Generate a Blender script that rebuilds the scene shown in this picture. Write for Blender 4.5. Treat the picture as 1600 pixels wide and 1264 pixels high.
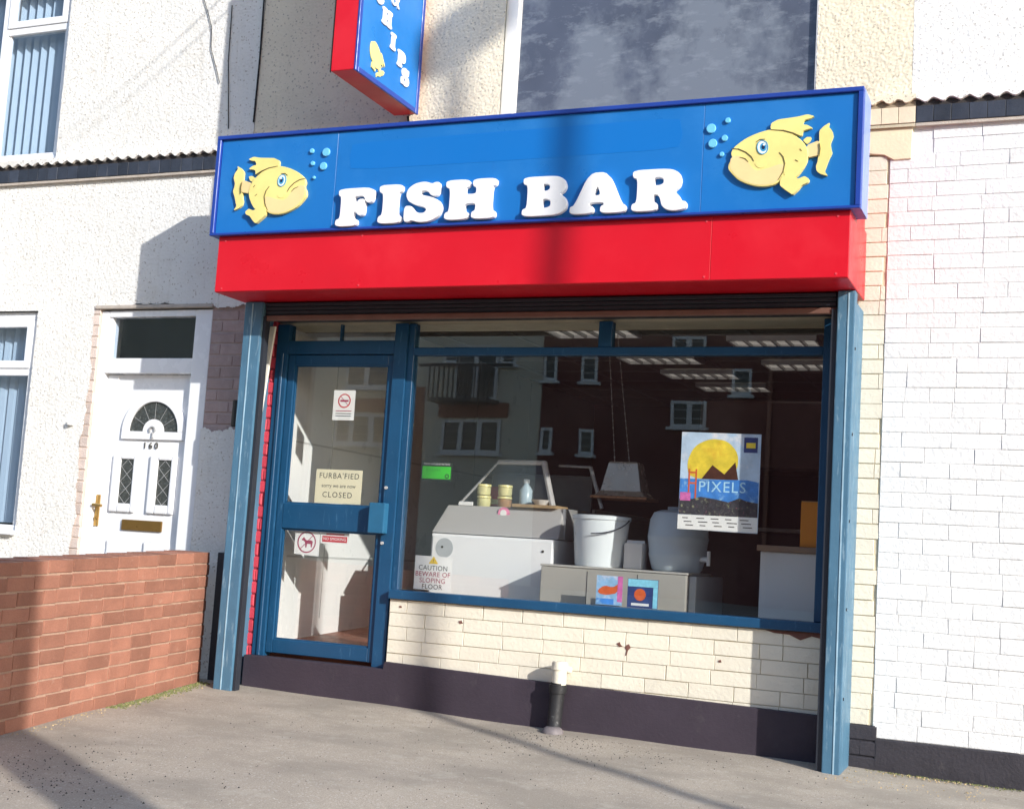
import bpy, bmesh, math, random
import numpy as np
from mathutils import Matrix, Vector
random.seed(7); rng = np.random.default_rng(7)
S = bpy.context.scene
for o in list(bpy.data.objects): bpy.data.objects.remove(o)
COL = S.collection
rad = math.radians

# ------------------------------------------------------------------ camera
CAM = Vector((5.03, -7.2, 0.99))
yaw, pitch, roll, FPX = 0.40228917, 0.11096794, 0.06246851, 2051.5
def cam_rot():
    cy, sy, cp, sp, cr, sr = math.cos(yaw), math.sin(yaw), math.cos(pitch), math.sin(pitch), math.cos(roll), math.sin(roll)
    B = Matrix(((1,0,0),(0,0,-1),(0,1,0)))
    Ry = Matrix(((cy,0,sy),(0,1,0),(-sy,0,cy)))
    Rx = Matrix(((1,0,0),(0,cp,sp),(0,-sp,cp)))
    Rz = Matrix(((cr,-sr,0),(sr,cr,0),(0,0,1)))
    return Rz @ Rx @ Ry @ B
R = cam_rot()
cd = bpy.data.cameras.new('camera'); cam = bpy.data.objects.new('camera', cd); COL.objects.link(cam)
M3 = Matrix((R[0], -R[1], -R[2])).transposed()
cam.matrix_world = Matrix.Translation(CAM) @ M3.to_4x4()
cd.sensor_fit = 'HORIZONTAL'; cd.sensor_width = 36; cd.lens = FPX/1600*36; cd.clip_start = .05; cd.clip_end = 500
S.camera = cam

# ------------------------------------------------------------------ world, sun, exposure
SUN = Vector((1.63, -1.0, 0.78)).normalized()          # towards the sun
w = bpy.data.worlds.new('World'); S.world = w; w.use_nodes = True
nt = w.node_tree; bg = nt.nodes['Background']
sky = nt.nodes.new('ShaderNodeTexSky'); sky.sky_type = 'NISHITA'; sky.sun_disc = False
sky.sun_elevation = math.asin(SUN.z); sky.sun_rotation = math.atan2(SUN.x, SUN.y)
sky.air_density = 1.0; sky.dust_density = 0.7; sky.ozone_density = 1.0
nt.links.new(sky.outputs[0], bg.inputs[0]); bg.inputs[1].default_value = 0.15
sl = bpy.data.lights.new('sun', 'SUN'); sl.energy = 2.9; sl.angle = rad(0.53); sl.color = (1.0, .965, .91)
so = bpy.data.objects.new('sun', sl); COL.objects.link(so)
so.rotation_euler = (-SUN).to_track_quat('-Z', 'Y').to_euler(); so.location = (12, -10, 12)
S.view_settings.view_transform = 'Standard'; S.view_settings.look = 'None'
S.view_settings.exposure = 0.97; S.view_settings.gamma = 1.0; S.view_settings.use_curve_mapping = False
S.render.engine = 'CYCLES'
try:
    S.cycles.transparent_max_bounces = 16; S.cycles.max_bounces = 10; S.cycles.diffuse_bounces = 5
except Exception: pass

# ------------------------------------------------------------------ materials
MATS = {}
def mat(name, base, rough=.6, var=.10, scale=5., bump=0., bscale=60., metallic=0., spec=.4, objvar=0., dirt=None, dirt2=None, speck=None, fine=0., emit=0.):
    if name in MATS: return MATS[name]
    m = bpy.data.materials.new(name); m.use_nodes = True; N = m.node_tree.nodes; L = m.node_tree.links
    b = N['Principled BSDF']; g = N.new('ShaderNodeNewGeometry'); pos = g.outputs['Position']
    def noise(s, d=4., r=.6, stretch=None):
        n = N.new('ShaderNodeTexNoise'); n.inputs['Scale'].default_value = s; n.inputs['Detail'].default_value = d; n.inputs['Roughness'].default_value = r
        if stretch:
            mp = N.new('ShaderNodeMapping'); mp.inputs['Scale'].default_value = stretch; L.new(pos, mp.inputs[0]); L.new(mp.outputs[0], n.inputs['Vector'])
        else: L.new(pos, n.inputs['Vector'])
        return n.outputs['Fac']
    def rng_(f, a, c, lo, hi):
        r = N.new('ShaderNodeMapRange'); r.inputs[1].default_value = a; r.inputs[2].default_value = c; r.inputs[3].default_value = lo; r.inputs[4].default_value = hi
        L.new(f, r.inputs[0]); return r.outputs[0]
    def scale_col(col, f):
        v = N.new('ShaderNodeVectorMath'); v.operation = 'SCALE'; L.new(col, v.inputs[0]); L.new(f, v.inputs['Scale']); return v.outputs[0]
    rgb = N.new('ShaderNodeRGB'); rgb.outputs[0].default_value = (*base, 1); col = rgb.outputs[0]
    def mix(a, f, c2):
        x = N.new('ShaderNodeMix'); x.data_type = 'RGBA'; L.new(f, x.inputs[0]); L.new(a, x.inputs[6]); x.inputs[7].default_value = (*c2, 1); return x.outputs[2]
    if objvar:
        oi = N.new('ShaderNodeObjectInfo'); col = scale_col(col, rng_(oi.outputs['Random'], 0, 1, 1-objvar, 1+objvar))
    if var: col = scale_col(col, rng_(noise(scale), .25, .75, 1-var, 1+var))
    if fine: col = scale_col(col, rng_(noise(170, 3), .3, .7, 1-fine, 1+fine))
    if speck:
        c2, frac, sc = speck
        v = N.new('ShaderNodeTexVoronoi'); v.inputs['Scale'].default_value = sc; L.new(pos, v.inputs['Vector'])
        sep = N.new('ShaderNodeSeparateColor'); L.new(v.outputs['Color'], sep.inputs[0])
        col = mix(col, rng_(sep.outputs[0], 1-frac, 1-frac+.02, 0, .85), c2)
    for k, d in enumerate((dirt, dirt2)):
        if d:
            c2, amt, sc, th = d[:4]
            col = mix(col, rng_(noise(sc, 7, .65, d[4] if len(d) > 4 else None), th, th+.13, 0, amt), c2)
    L.new(col, b.inputs['Base Color'])
    L.new(rng_(noise(scale*2.3), .3, .7, max(.03, rough-.1), min(1, rough+.1)), b.inputs['Roughness'])
    b.inputs['Metallic'].default_value = metallic; b.inputs['Specular IOR Level'].default_value = spec
    if bump:
        bp = N.new('ShaderNodeBump'); bp.inputs['Strength'].default_value = bump; bp.inputs['Distance'].default_value = .01
        L.new(noise(bscale, 5), bp.inputs['Height']); L.new(bp.outputs[0], b.inputs['Normal'])
    if emit:
        b.inputs['Emission Color'].default_value = (*base, 1); b.inputs['Emission Strength'].default_value = emit
    MATS[name] = m; return m
def glassmat(name, tint=(.9,.93,.92), ior=1.5, film=.015, filmcol=(.75,.75,.72)):
    m = bpy.data.materials.new(name); m.use_nodes = True; N = m.node_tree.nodes; L = m.node_tree.links
    N.remove(N['Principled BSDF']); out = N['Material Output']
    t = N.new('ShaderNodeBsdfTransparent'); t.inputs[0].default_value = (*tint, 1)
    g = N.new('ShaderNodeBsdfGlossy'); g.inputs['Roughness'].default_value = .0
    ge = N.new('ShaderNodeNewGeometry'); f0 = ((ior-1)/(ior+1))**2
    dt = N.new('ShaderNodeVectorMath'); dt.operation = 'DOT_PRODUCT'; L.new(ge.outputs['Incoming'], dt.inputs[0]); L.new(ge.outputs['Normal'], dt.inputs[1])
    def mth(op, a, b_=None):
        n = N.new('ShaderNodeMath'); n.operation = op
        for i, q in enumerate((a, b_)):
            if q is None: continue
            if isinstance(q, (int, float)): n.inputs[i].default_value = q
            else: L.new(q, n.inputs[i])
        return n.outputs[0]
    fr_ = mth('ADD', mth('MULTIPLY', mth('POWER', mth('SUBTRACT', 1.0, mth('ABSOLUTE', dt.outputs['Value'])), 5.0), 1-f0), f0)
    mp = N.new('ShaderNodeMapping'); mp.inputs['Scale'].default_value = (1.1, 1.1, .6); L.new(ge.outputs['Position'], mp.inputs[0])
    wv = N.new('ShaderNodeTexNoise'); wv.inputs['Scale'].default_value = 1.3; wv.inputs['Detail'].default_value = 1; L.new(mp.outputs[0], wv.inputs['Vector'])
    bp = N.new('ShaderNodeBump'); bp.inputs['Strength'].default_value = .02; bp.inputs['Distance'].default_value = .05; L.new(wv.outputs[0], bp.inputs['Height'])
    L.new(bp.outputs[0], g.inputs['Normal'])
    mx = N.new('ShaderNodeMixShader'); L.new(fr_, mx.inputs[0]); L.new(t.outputs[0], mx.inputs[1]); L.new(g.outputs[0], mx.inputs[2])
    d = N.new('ShaderNodeBsdfDiffuse'); d.inputs[0].default_value = (*filmcol, 1)
    nz = N.new('ShaderNodeTexNoise'); nz.inputs['Scale'].default_value = 3; nz.inputs['Detail'].default_value = 6; L.new(ge.outputs['Position'], nz.inputs['Vector'])
    mr = N.new('ShaderNodeMapRange'); mr.inputs[1].default_value = .35; mr.inputs[2].default_value = .75; mr.inputs[3].default_value = film*.4; mr.inputs[4].default_value = film*2; L.new(nz.outputs[0], mr.inputs[0])
    m2 = N.new('ShaderNodeMixShader'); L.new(mr.outputs[0], m2.inputs[0]); L.new(mx.outputs[0], m2.inputs[1]); L.new(d.outputs[0], m2.inputs[2])
    L.new(m2.outputs[0], out.inputs[0]); MATS[name] = m; return m

dash_white = mat('dash_white', (.78,.765,.725), .9, .05, 3, .35, 260, speck=((.48,.43,.37), .05, 110), dirt=((.62,.58,.5), .5, 1.7, .56), dirt2=((.56,.52,.46), .45, 5, .57, (4,4,.35)))
dash_cream = mat('dash_cream', (.80,.72,.56), .9, .06, 3, .35, 260, speck=((.46,.40,.31), .06, 110), dirt=((.6,.54,.42), .5, 1.7, .56), dirt2=((.52,.46,.36), .45, 5, .57, (4,4,.35)))
dash_bright = mat('dash_bright', (.84,.83,.81), .9, .04, 3, .35, 260, speck=((.50,.48,.46), .06, 110), dirt2=((.6,.58,.55), .4, 5, .57, (4,4,.35)))
white_brick = mat('white_painted_brick', (.725,.725,.72), .65, .05, 5, .5, 38, objvar=.02, dirt=((.58,.56,.53), .5, 7, .60), dirt2=((.40,.38,.36), .6, 26, .68))
cream_brick = mat('cream_painted_brick', (.73,.68,.56), .6, .06, 6, .35, 45, objvar=.035, dirt=((.55,.47,.34), .5, 9, .64), dirt2=((.23,.08,.06), .9, 14, .73))
cream_joint = mat('cream_joint', (.55,.49,.36), .8, .1, 8, .3, 90)
white_joint = mat('white_joint', (.70,.70,.695), .8, .08, 8, .3, 90)
red_brick_paint = mat('red_painted_brick', (.60,.055,.085), .55, .1, 8, .2, 60, objvar=.1)
red_joint = mat('red_joint', (.34,.03,.05), .8)
brick_orange = mat('orange_red_brick', (.29,.128,.085), .85, .18, 5, .35, 90, objvar=.18, fine=.12, dirt=((.23,.10,.07), .5, 6, .58), dirt2=((.5,.33,.25), .45, 16, .62))
mortar = mat('mortar', (.40,.26,.19), .95, .15, 20, .5, 160, fine=.15)
brick_pink = mat('bare_pink_brick', (.64,.53,.47), .9, .14, 10, .5, 110, objvar=.12, fine=.1, dirt=((.72,.68,.62), .6, 12, .55))
brick_purple = mat('bare_brown_brick', (.40,.30,.28), .9, .14, 10, .5, 110, objvar=.12, fine=.1, dirt=((.5,.44,.4), .5, 12, .58))
mortar_grey = mat('old_mortar', (.5,.44,.38), .95, .15, 20, .5, 160)
tile_blue = mat('blue_black_brick', (.035,.042,.06), .5, .25, 9, .15, 60, objvar=.3, dirt=((.25,.25,.25), .4, 14, .66))
drip_dark = mat('drip_shade_dark', (.04,.035,.035), .8, .2, 20, .4, 120)
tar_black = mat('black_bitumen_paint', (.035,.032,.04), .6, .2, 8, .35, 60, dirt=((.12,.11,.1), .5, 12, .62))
plinth_mat = mat('dark_aubergine_paint', (.040,.030,.043), .7, .14, 4, .25, 50, dirt=((.07,.06,.065), .5, 9, .6))
post_blue = mat('weathered_blue_paint', (.065,.155,.24), .5, .14, 5, .15, 40, dirt=((.30,.42,.50), .6, 7, .57, (6,6,.9)), dirt2=((.20,.21,.19), .7, 11, .68, (5,5,.8)))
frame_blue = mat('blue_frame_paint', (.010,.063,.143), .4, .10, 5, .10, 40, dirt=((.08,.2,.33), .5, 9, .6, (6,6,.9)))
sign_blue = mat('blue_sign_panel', (.010,.150,.465), .36, .05, 1.8, .04, 6, spec=.35, dirt=((.025,.185,.51), .6, 1.6, .5), dirt2=((.02,.10,.33), .4, 9, .64, (1,1,.3)))
sign_blue2 = mat('blue_vinyl_patch', (.004,.148,.49), .38, .02, 2)
trim_blue = mat('dark_blue_trim', (.015,.05,.30), .35, .08, 6, .04, 20)
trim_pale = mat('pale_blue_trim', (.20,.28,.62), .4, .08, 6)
sign_red = mat('red_sign_panel', (.60,.0065,.018), .36, .06, 1.6, .05, 5, spec=.35, dirt=((.64,.018,.03), .6, 1.6, .52), dirt2=((.30,.015,.02), .35, 10, .66, (1,1,.25)))
letter_white = mat('white_letter', (.82,.82,.83), .35, .03, 8)
letter_edge = mat('letter_edge', (.05,.07,.2), .5)
fish_yellow = mat('yellow_fish', (.80,.68,.24), .45, .10, 6)
fish_pale = mat('pale_yellow_fish', (.80,.62,.30), .45, .08, 6)
fish_line = mat('fish_outline', (.12,.09,.03), .6)
eye_white = mat('eye_white', (.75,.85,.85), .3, 0)
eye_blue = mat('eye_blue', (.05,.30,.55), .3, 0)
eye_dark = mat('eye_dark', (.01,.02,.06), .3, 0)
bubble_mat = mat('bubble_blue', (.16,.52,.78), .3, .05)
upvc = mat('white_upvc', (.83,.84,.86), .25, .03, 4, spec=.5)
upvc_worn = mat('white_window_wood', (.8,.79,.76), .5, .06, 6, .1, 40)
brass = mat('brass', (.45,.28,.09), .35, .2, 20, metallic=.8)
brown_flap = mat('brown_flap', (.20,.115,.03), .35, .1, 10, metallic=.4)
lead_glass = mat('leaded_glass', (.05,.055,.05), .12, .6, 45, .7, 50, spec=.6, dirt=((.45,.45,.4), .8, 55, .60))
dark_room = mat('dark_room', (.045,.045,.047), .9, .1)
blind_mat = mat('blind_fabric', (.62,.67,.70), .8, .04)
smear_glass = mat('whitewashed_pane', (.082,.094,.132), .22, .3, 1.1, .02, 20, spec=.6, dirt=((.19,.215,.255), .75, 1.5, .42, (1.2,1,1.0)), dirt2=((.26,.29,.33), .40, 7, .52, (1,1,2.4)))
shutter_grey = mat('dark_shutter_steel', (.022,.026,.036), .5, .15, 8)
bar_brown = mat('brown_bottom_bar', (.16,.085,.065), .5, .2, 8)
soffit_red = mat('soffit_red', (.30,.02,.02), .6, .1)
cream_plank = mat('white_plank', (.80,.76,.68), .6, .05, 8)
black_plastic = mat('black_pipe_plastic', (.018,.018,.02), .6, .2, 15, dirt=((.3,.3,.3), .6, 25, .62))
cable_black = mat('cable_black', (.012,.012,.012), .6, 0)
asphalt = mat('asphalt_pavement', (.40,.345,.28), .92, .10, 1.6, .6, 190, fine=.28, speck=((.55,.51,.45), .05, 140), dirt=((.28,.245,.20), .55, 1.3, .47, (1,1.6,1)), dirt2=((.48,.43,.36), .6, 5.5, .56))
road_mat = mat('road_asphalt', (.055,.055,.058), .9, .15, 1.2, .4, 120)
kerb_mat = mat('kerb_stone', (.32,.31,.29), .85, .12, 5)
grit_mat = mat('grit', (.05,.045,.04), .9, .3, 30, objvar=.3)
leaf_mat = mat('dead_leaf', (.40,.30,.16), .9, .3, 30)
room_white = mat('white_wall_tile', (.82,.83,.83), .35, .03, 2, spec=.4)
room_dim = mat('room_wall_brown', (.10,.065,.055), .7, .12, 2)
floor_red = mat('red_quarry_floor', (.20,.085,.06), .5, .2, 5)
ceil_mat = mat('ceiling_tile', (.26,.25,.225), .9, .05, 3)
lamp_on = mat('fluorescent_diffuser', (1,.93,.84), .5, 0, emit=.12)
steel = mat('stainless_steel', (.50,.49,.48), .38, .0, 6, metallic=.2)
steel_dull = mat('dull_steel', (.40,.40,.40), .45, .05, 6, metallic=.3)
white_lam = mat('white_laminate', (.84,.85,.86), .35, .03, 3)
grey_disc = mat('grey_disc', (.45,.48,.50), .5, .05)
beige_lam = mat('beige_laminate', (.40,.385,.35), .45, .05, 3)
grey_lam = mat('grey_laminate', (.42,.44,.46), .5, .05, 3)
bucket_mat = mat('white_bucket_plastic', (.70,.75,.78), .35, .03, 5)
barrel_mat = mat('pale_blue_barrel_plastic', (.50,.58,.65), .4, .04, 5)
worktop = mat('worktop_brown', (.34,.24,.17), .5, .12, 14)
orange_mat = mat('orange_card', (.85,.30,.02), .5, .05, 6)
jar_mat = mat('mushy_jar', (.62,.58,.30), .3, .15, 12)
jar_lid = mat('jar_lid', (.72,.66,.30), .4, .05)
pink_mat = mat('pink_pack', (.75,.25,.40), .4, .3, 40)
bottle_mat = mat('bottle_plastic', (.45,.55,.62), .25, .1)
paper = mat('paper_white', (.80,.80,.78), .7, .02)
paper_cream = mat('paper_cream', (.76,.70,.50), .7, .02)
ink = mat('ink_black', (.02,.02,.02), .7, 0)
ink_red = mat('ink_red', (.55,.03,.05), .6, 0)
ink_red2 = mat('ink_dark_red', (.35,.04,.10), .6, 0)
green_st = mat('green_sticker', (.05,.60,.03), .4, .05)
black_st = mat('black_sticker', (.012,.018,.012), .4, 0)
yellow_st = mat('yellow_sign', (.80,.55,.03), .5, 0)
p_sky = mat('poster_sky', (.52,.66,.82), .4, .22, 9, dirt=((.80,.78,.80), .9, 7, .5), dirt2=((.22,.48,.78), .8, 5, .58))
p_sun = mat('poster_yellow', (.80,.62,.06), .4, .25, 14, dirt=((.72,.40,.04), .7, 9, .56))
p_brown = mat('poster_brown', (.07,.025,.015), .4, .3, 25)
p_sea = mat('poster_sea', (.06,.25,.66), .4, .3, 14, dirt=((.35,.6,.82), .8, 18, .55))
p_dark = mat('poster_dark', (.05,.05,.06), .4, .5, 30, dirt=((.40,.42,.25), .9, 45, .56), dirt2=((.45,.15,.2), .9, 38, .6))
p_title = mat('poster_title', (.45,.72,.88), .4, .1)
p_orange = mat('poster_orange', (.65,.13,.04), .4, .2, 30)
p_pink = mat('poster_pink', (.62,.16,.42), .4, .3, 40)
p_mix = mat('leaflet_blue', (.28,.50,.74), .4, .2, 22, dirt=((.65,.66,.78), .9, 20, .52))
p_navy = mat('leaflet_navy', (.03,.06,.20), .4, .3, 25)
op_render = mat('opposite_cream_render', (.74,.69,.57), .9, .08, .5)
op_brick = mat('opposite_dark_brick', (.17,.055,.05), .9, .15, .8, fine=.1)
op_band = mat('opposite_red_lintel', (.33,.12,.08), .9, .1)
op_white = mat('opposite_white_frame', (.8,.8,.8), .4, 0)
op_glass = mat('opposite_window_glass', (.02,.02,.025), .1, 0, spec=.5)
op_rail = mat('opposite_rail', (.03,.03,.035), .5, 0)
op_roof = mat('opposite_roof', (.12,.09,.08), .9, .1)
lamp_grey = mat('lamp_post_grey', (.22,.24,.24), .5, .1)
wood_pole = mat('weathered_pole', (.18,.12,.08), .9, .2, 8)
slate = mat('slate', (.08,.085,.10), .6, .2)
tape_mat = mat('old_tape', (.62,.55,.4), .6, .1)
GLASS = glassmat('window_glass', (.985,.99,.985), 1.78, .0015)
GLASS2 = glassmat('house_window_glass', (.85,.9,.95), 1.6, .006)
CLEAR = glassmat('display_glass', (.93,.95,.95), 1.45, .02)

# ------------------------------------------------------------------ mesh helpers
ORG = {}
def link(o, parent=None):
    COL.objects.link(o)
    if parent is not None:
        o.parent = parent
        o.matrix_parent_inverse = Matrix.Translation(-ORG.get(parent.name, Vector((0,0,0))))
    return o
def thing(name, loc, label, cat, group=None):
    o = bpy.data.objects.new(name, None); o.empty_display_size = .1; o.location = loc; COL.objects.link(o)
    ORG[o.name] = Vector(loc); o['label'] = label; o['category'] = cat
    if group: o['group'] = group
    return o
def tag(o, label, cat, group=None):
    o['label'] = label; o['category'] = cat
    if group: o['group'] = group
    return o
class MB:
    def __init__(s): s.v = []; s.f = []
    def add(s, v, f):
        n = len(s.v); s.v += [tuple(p) for p in v]; s.f += [tuple(i+n for i in q) for q in f]; return s
    def box(s, x0, x1, y0, y1, z0, z1):
        v = [(x,y,z) for x in (x0,x1) for y in (y0,y1) for z in (z0,z1)]
        return s.add(v, [(0,1,3,2),(4,6,7,5),(0,4,5,1),(2,3,7,6),(0,2,6,4),(1,5,7,3)])
    def tube(s, pts, r, n=10, caps=True):
        pts = [Vector(p) for p in pts]; k = len(pts); rs = r if isinstance(r, (list,tuple)) else [r]*k
        V = []; up = None
        for i, p in enumerate(pts):
            t = (pts[min(i+1,k-1)] - pts[max(i-1,0)]).normalized()
            if up is None: up = Vector((0,0,1)) if abs(t.z) < .9 else Vector((1,0,0))
            a = (up - t*up.dot(t)).normalized(); b = t.cross(a); up = a
            V += [p + (a*math.cos(q*2*math.pi/n) + b*math.sin(q*2*math.pi/n))*rs[i] for q in range(n)]
        F = [(i*n+q, i*n+(q+1)%n, (i+1)*n+(q+1)%n, (i+1)*n+q) for i in range(k-1) for q in range(n)]
        if caps: F += [tuple(range(n-1,-1,-1)), tuple((k-1)*n+q for q in range(n))]
        return s.add(V, F)
    def lathe(s, c, prof, n=24, sx=1, sy=1):
        V = [(c[0]+r*sx*math.cos(q*2*math.pi/n), c[1]+r*sy*math.sin(q*2*math.pi/n), c[2]+z) for r, z in prof for q in range(n)]
        k = len(prof)
        return s.add(V, [(i*n+q, i*n+(q+1)%n, (i+1)*n+(q+1)%n, (i+1)*n+q) for i in range(k-1) for q in range(n)])
    def prism(s, poly, fn, w0, w1):
        n = len(poly)
        V = [fn(u,v,w0) for u,v in poly] + [fn(u,v,w1) for u,v in poly]
        return s.add(V, [tuple(range(n)), tuple(range(2*n-1,n-1,-1))] + [(i,i+n,(i+1)%n+n,(i+1)%n) for i in range(n)])
    def build(s, name, m, parent=None, bevel=0, seg=1, smooth=False):
        me = bpy.data.meshes.new(name); me.from_pydata(s.v, [], s.f)
        bm = bmesh.new(); bm.from_mesh(me); bmesh.ops.recalc_face_normals(bm, faces=bm.faces)
        if bevel:
            e = [x for x in bm.edges if len(x.link_faces) == 2 and x.calc_face_angle(0) > .5]
            bmesh.ops.bevel(bm, geom=e, offset=bevel, segments=seg, affect='EDGES', profile=.6)
        if smooth:
            for f in bm.faces: f.smooth = True
            for e in bm.edges:
                if len(e.link_faces) == 2 and e.calc_face_angle(0) > .7: e.smooth = False
        bm.to_mesh(me); bm.free(); me.materials.append(m)
        return link(bpy.data.objects.new(name, me), parent)
FX = lambda y: (lambda u, v, w_: (u, y - w_, v))            # (u,v) on a wall facing -Y at depth y, w_ proud
def SIDE(x): return lambda u, v, w_: (x + w_, u, v)         # on a face looking +X
def box(name, m, parent, *b, bevel=0, seg=1): return MB().box(*b).build(name, m, parent, bevel, seg)
def chaikin(p, it=2, q=.22):
    for _ in range(it):
        r = []
        for i in range(len(p)):
            a, b = p[i], p[(i+1) % len(p)]
            r += [(a[0]*(1-q)+b[0]*q, a[1]*(1-q)+b[1]*q), (a[0]*q+b[0]*(1-q), a[1]*q+b[1]*(1-q))]
        p = r
    return p
def circ(cx, cz, r, n=20, rz=None): return [(cx+r*math.cos(i*2*math.pi/n), cz+(rz or r)*math.sin(i*2*math.pi/n)) for i in range(n)]
def ring_mesh(mb, cx, cz, r0, r1, fn, w0, w1, a0=0, a1=2*math.pi, n=24, rz=1.0):
    full = abs(a1-a0-2*math.pi) < 1e-6; k = n if full else n+1
    V = []
    for i in range(k):
        a = a0+(a1-a0)*i/n; c, s_ = math.cos(a), math.sin(a)*rz
        V += [fn(cx+r0*c, cz+r0*s_, w0), fn(cx+r1*c, cz+r1*s_, w0), fn(cx+r1*c, cz+r1*s_, w1), fn(cx+r0*c, cz+r0*s_, w1)]
    F = []
    for i in range(n):
        j = (i+1) % k
        for q in range(4): F.append((i*4+q, i*4+(q+1)%4, j*4+(q+1)%4, j*4+q))
    if not full: F += [(0,1,2,3), (n*4+3,n*4+2,n*4+1,n*4)]
    return mb.add(V, F)
def stroke(mb, pts, wd, fn, w0, w1):
    """thin flat line along pts"""
    P = [Vector((p[0], p[1])) for p in pts]; Lf = []; Rt = []
    for i, p in enumerate(P):
        t = (P[min(i+1,len(P)-1)]-P[max(i-1,0)]).normalized(); n = Vector((-t.y, t.x)); k = wd/2*(1 if 0 < i < len(P)-1 else .5)
        Lf.append(p+n*k); Rt.append(p-n*k)
    return mb.prism([tuple(p) for p in Lf+Rt[::-1]], fn, w0, w1)
def curve_mesh(contours, extrude, bevel):
    c = bpy.data.curves.new('tmp', 'CURVE'); c.dimensions = '2D'; c.fill_mode = 'BOTH'; c.extrude = extrude; c.bevel_depth = bevel; c.bevel_resolution = 1
    for ct in contours:
        sp = c.splines.new('POLY'); sp.points.add(len(ct)-1); sp.use_cyclic_u = True
        for i, p in enumerate(ct): sp.points[i].co = (p[0], p[1], 0, 1)
    return from_curve(c)
def text_mesh(txt, size, extrude=0, align='CENTER', shear=0, space=1.0):
    c = bpy.data.curves.new('tmp', 'FONT'); c.body = txt; c.size = size; c.extrude = extrude; c.align_x = align; c.align_y = 'CENTER'; c.space_character = space; c.resolution_u = 3
    return from_curve(c)
def from_curve(c):
    o = bpy.data.objects.new('tmp', c); COL.objects.link(o)
    dg = bpy.context.evaluated_depsgraph_get(); me = o.evaluated_get(dg).to_mesh()
    v = [tuple(p.co) for p in me.vertices]; f = [tuple(p.vertices) for p in me.polygons]
    o.evaluated_get(dg).to_mesh_clear(); bpy.data.objects.remove(o); bpy.data.curves.remove(c)
    return v, f
def put(vf, fn, name, m, parent, ox=0, oz=0, sx=1, sz=1, w_=0, rot=0):
    c, s_ = math.cos(rot), math.sin(rot)
    V = [fn(ox+(x*c-y*s_)*sx, oz+(x*s_+y*c)*sz, w_+z) for x, y, z in vf[0]]
    return MB().add(V, vf[1]).build(name, m, parent)

# bricks ---------------------------------------------------------------------------------
def brick_meshes(name, Lb, Hb, T, m, n=7, c=.005, jit=.0016):
    out = []
    for k in range(n):
        a, h = Lb/2, Hb/2; J = lambda: random.uniform(-jit, jit)
        f = [(-a+c+J(), -.0+J()*.8, -h+c+J()), (a-c+J(), J()*.8, -h+c+J()), (a-c+J(), J()*.8, h-c+J()), (-a+c+J(), J()*.8, h-c+J())]
        mid = [(-a, c, -h), (a, c, -h), (a, c, h), (-a, c, h)]; bk = [(-a, T, -h), (a, T, -h), (a, T, h), (-a, T, h)]
        v = f+mid+bk; F = [(0,1,2,3), (11,10,9,8)]
        for i in range(4):
            j = (i+1) % 4; F += [(i+4, j+4, j, i), (i+8, j+8, j+4, i+4)]
        me = bpy.data.meshes.new(name); me.from_pydata(v, [], F); me.materials.append(m); me.update(); out.append(me)
    return out
def lay(parent, name, meshes, U, V, O, s0, s1, h0, rows, PL, PH, gap=.008, headers=.0, skip=None, proud=.0015, zvar=0):
    """courses of bricks; U along, V up, O origin (front face); bricks share mesh data and are clipped by scaling"""
    U = Vector(U).normalized(); V = Vector(V).normalized(); Nn = U.cross(V)          # front normal is -(inward)
    inward = -Nn if False else U.cross(V)*-1
    Bm = Matrix((U, inward, V)).transposed()
    n = 0
    for r in range(rows):
        s = s0 - (PL/2 if r % 2 else 0) - random.uniform(0, .03)
        zc = h0 + (r+.5)*PH
        while s < s1 - .012:
            ln = PL*(.5 if random.random() < headers else 1)
            a, b = max(s, s0), min(s+ln, s1)
            if b - a > .02 and not (skip and skip((a+b)/2, zc)):
                me = random.choice(meshes); o = bpy.data.objects.new(name, me)
                cpos = Vector(O) + U*((a+b)/2) + V*zc - inward*random.uniform(0, proud)
                o.matrix_basis = Matrix.Translation(cpos) @ Bm.to_4x4() @ Matrix.Rotation(random.uniform(-.003,.003), 4, 'Y') @ Matrix.Diagonal(((b-a-gap*random.uniform(.3,1.1 if zvar else 1.0))/(PL-gap), 1, 1+random.uniform(-zvar*.7, zvar*1.4), 1))
                link(o, parent); n += 1
            s += ln
    return n

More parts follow.
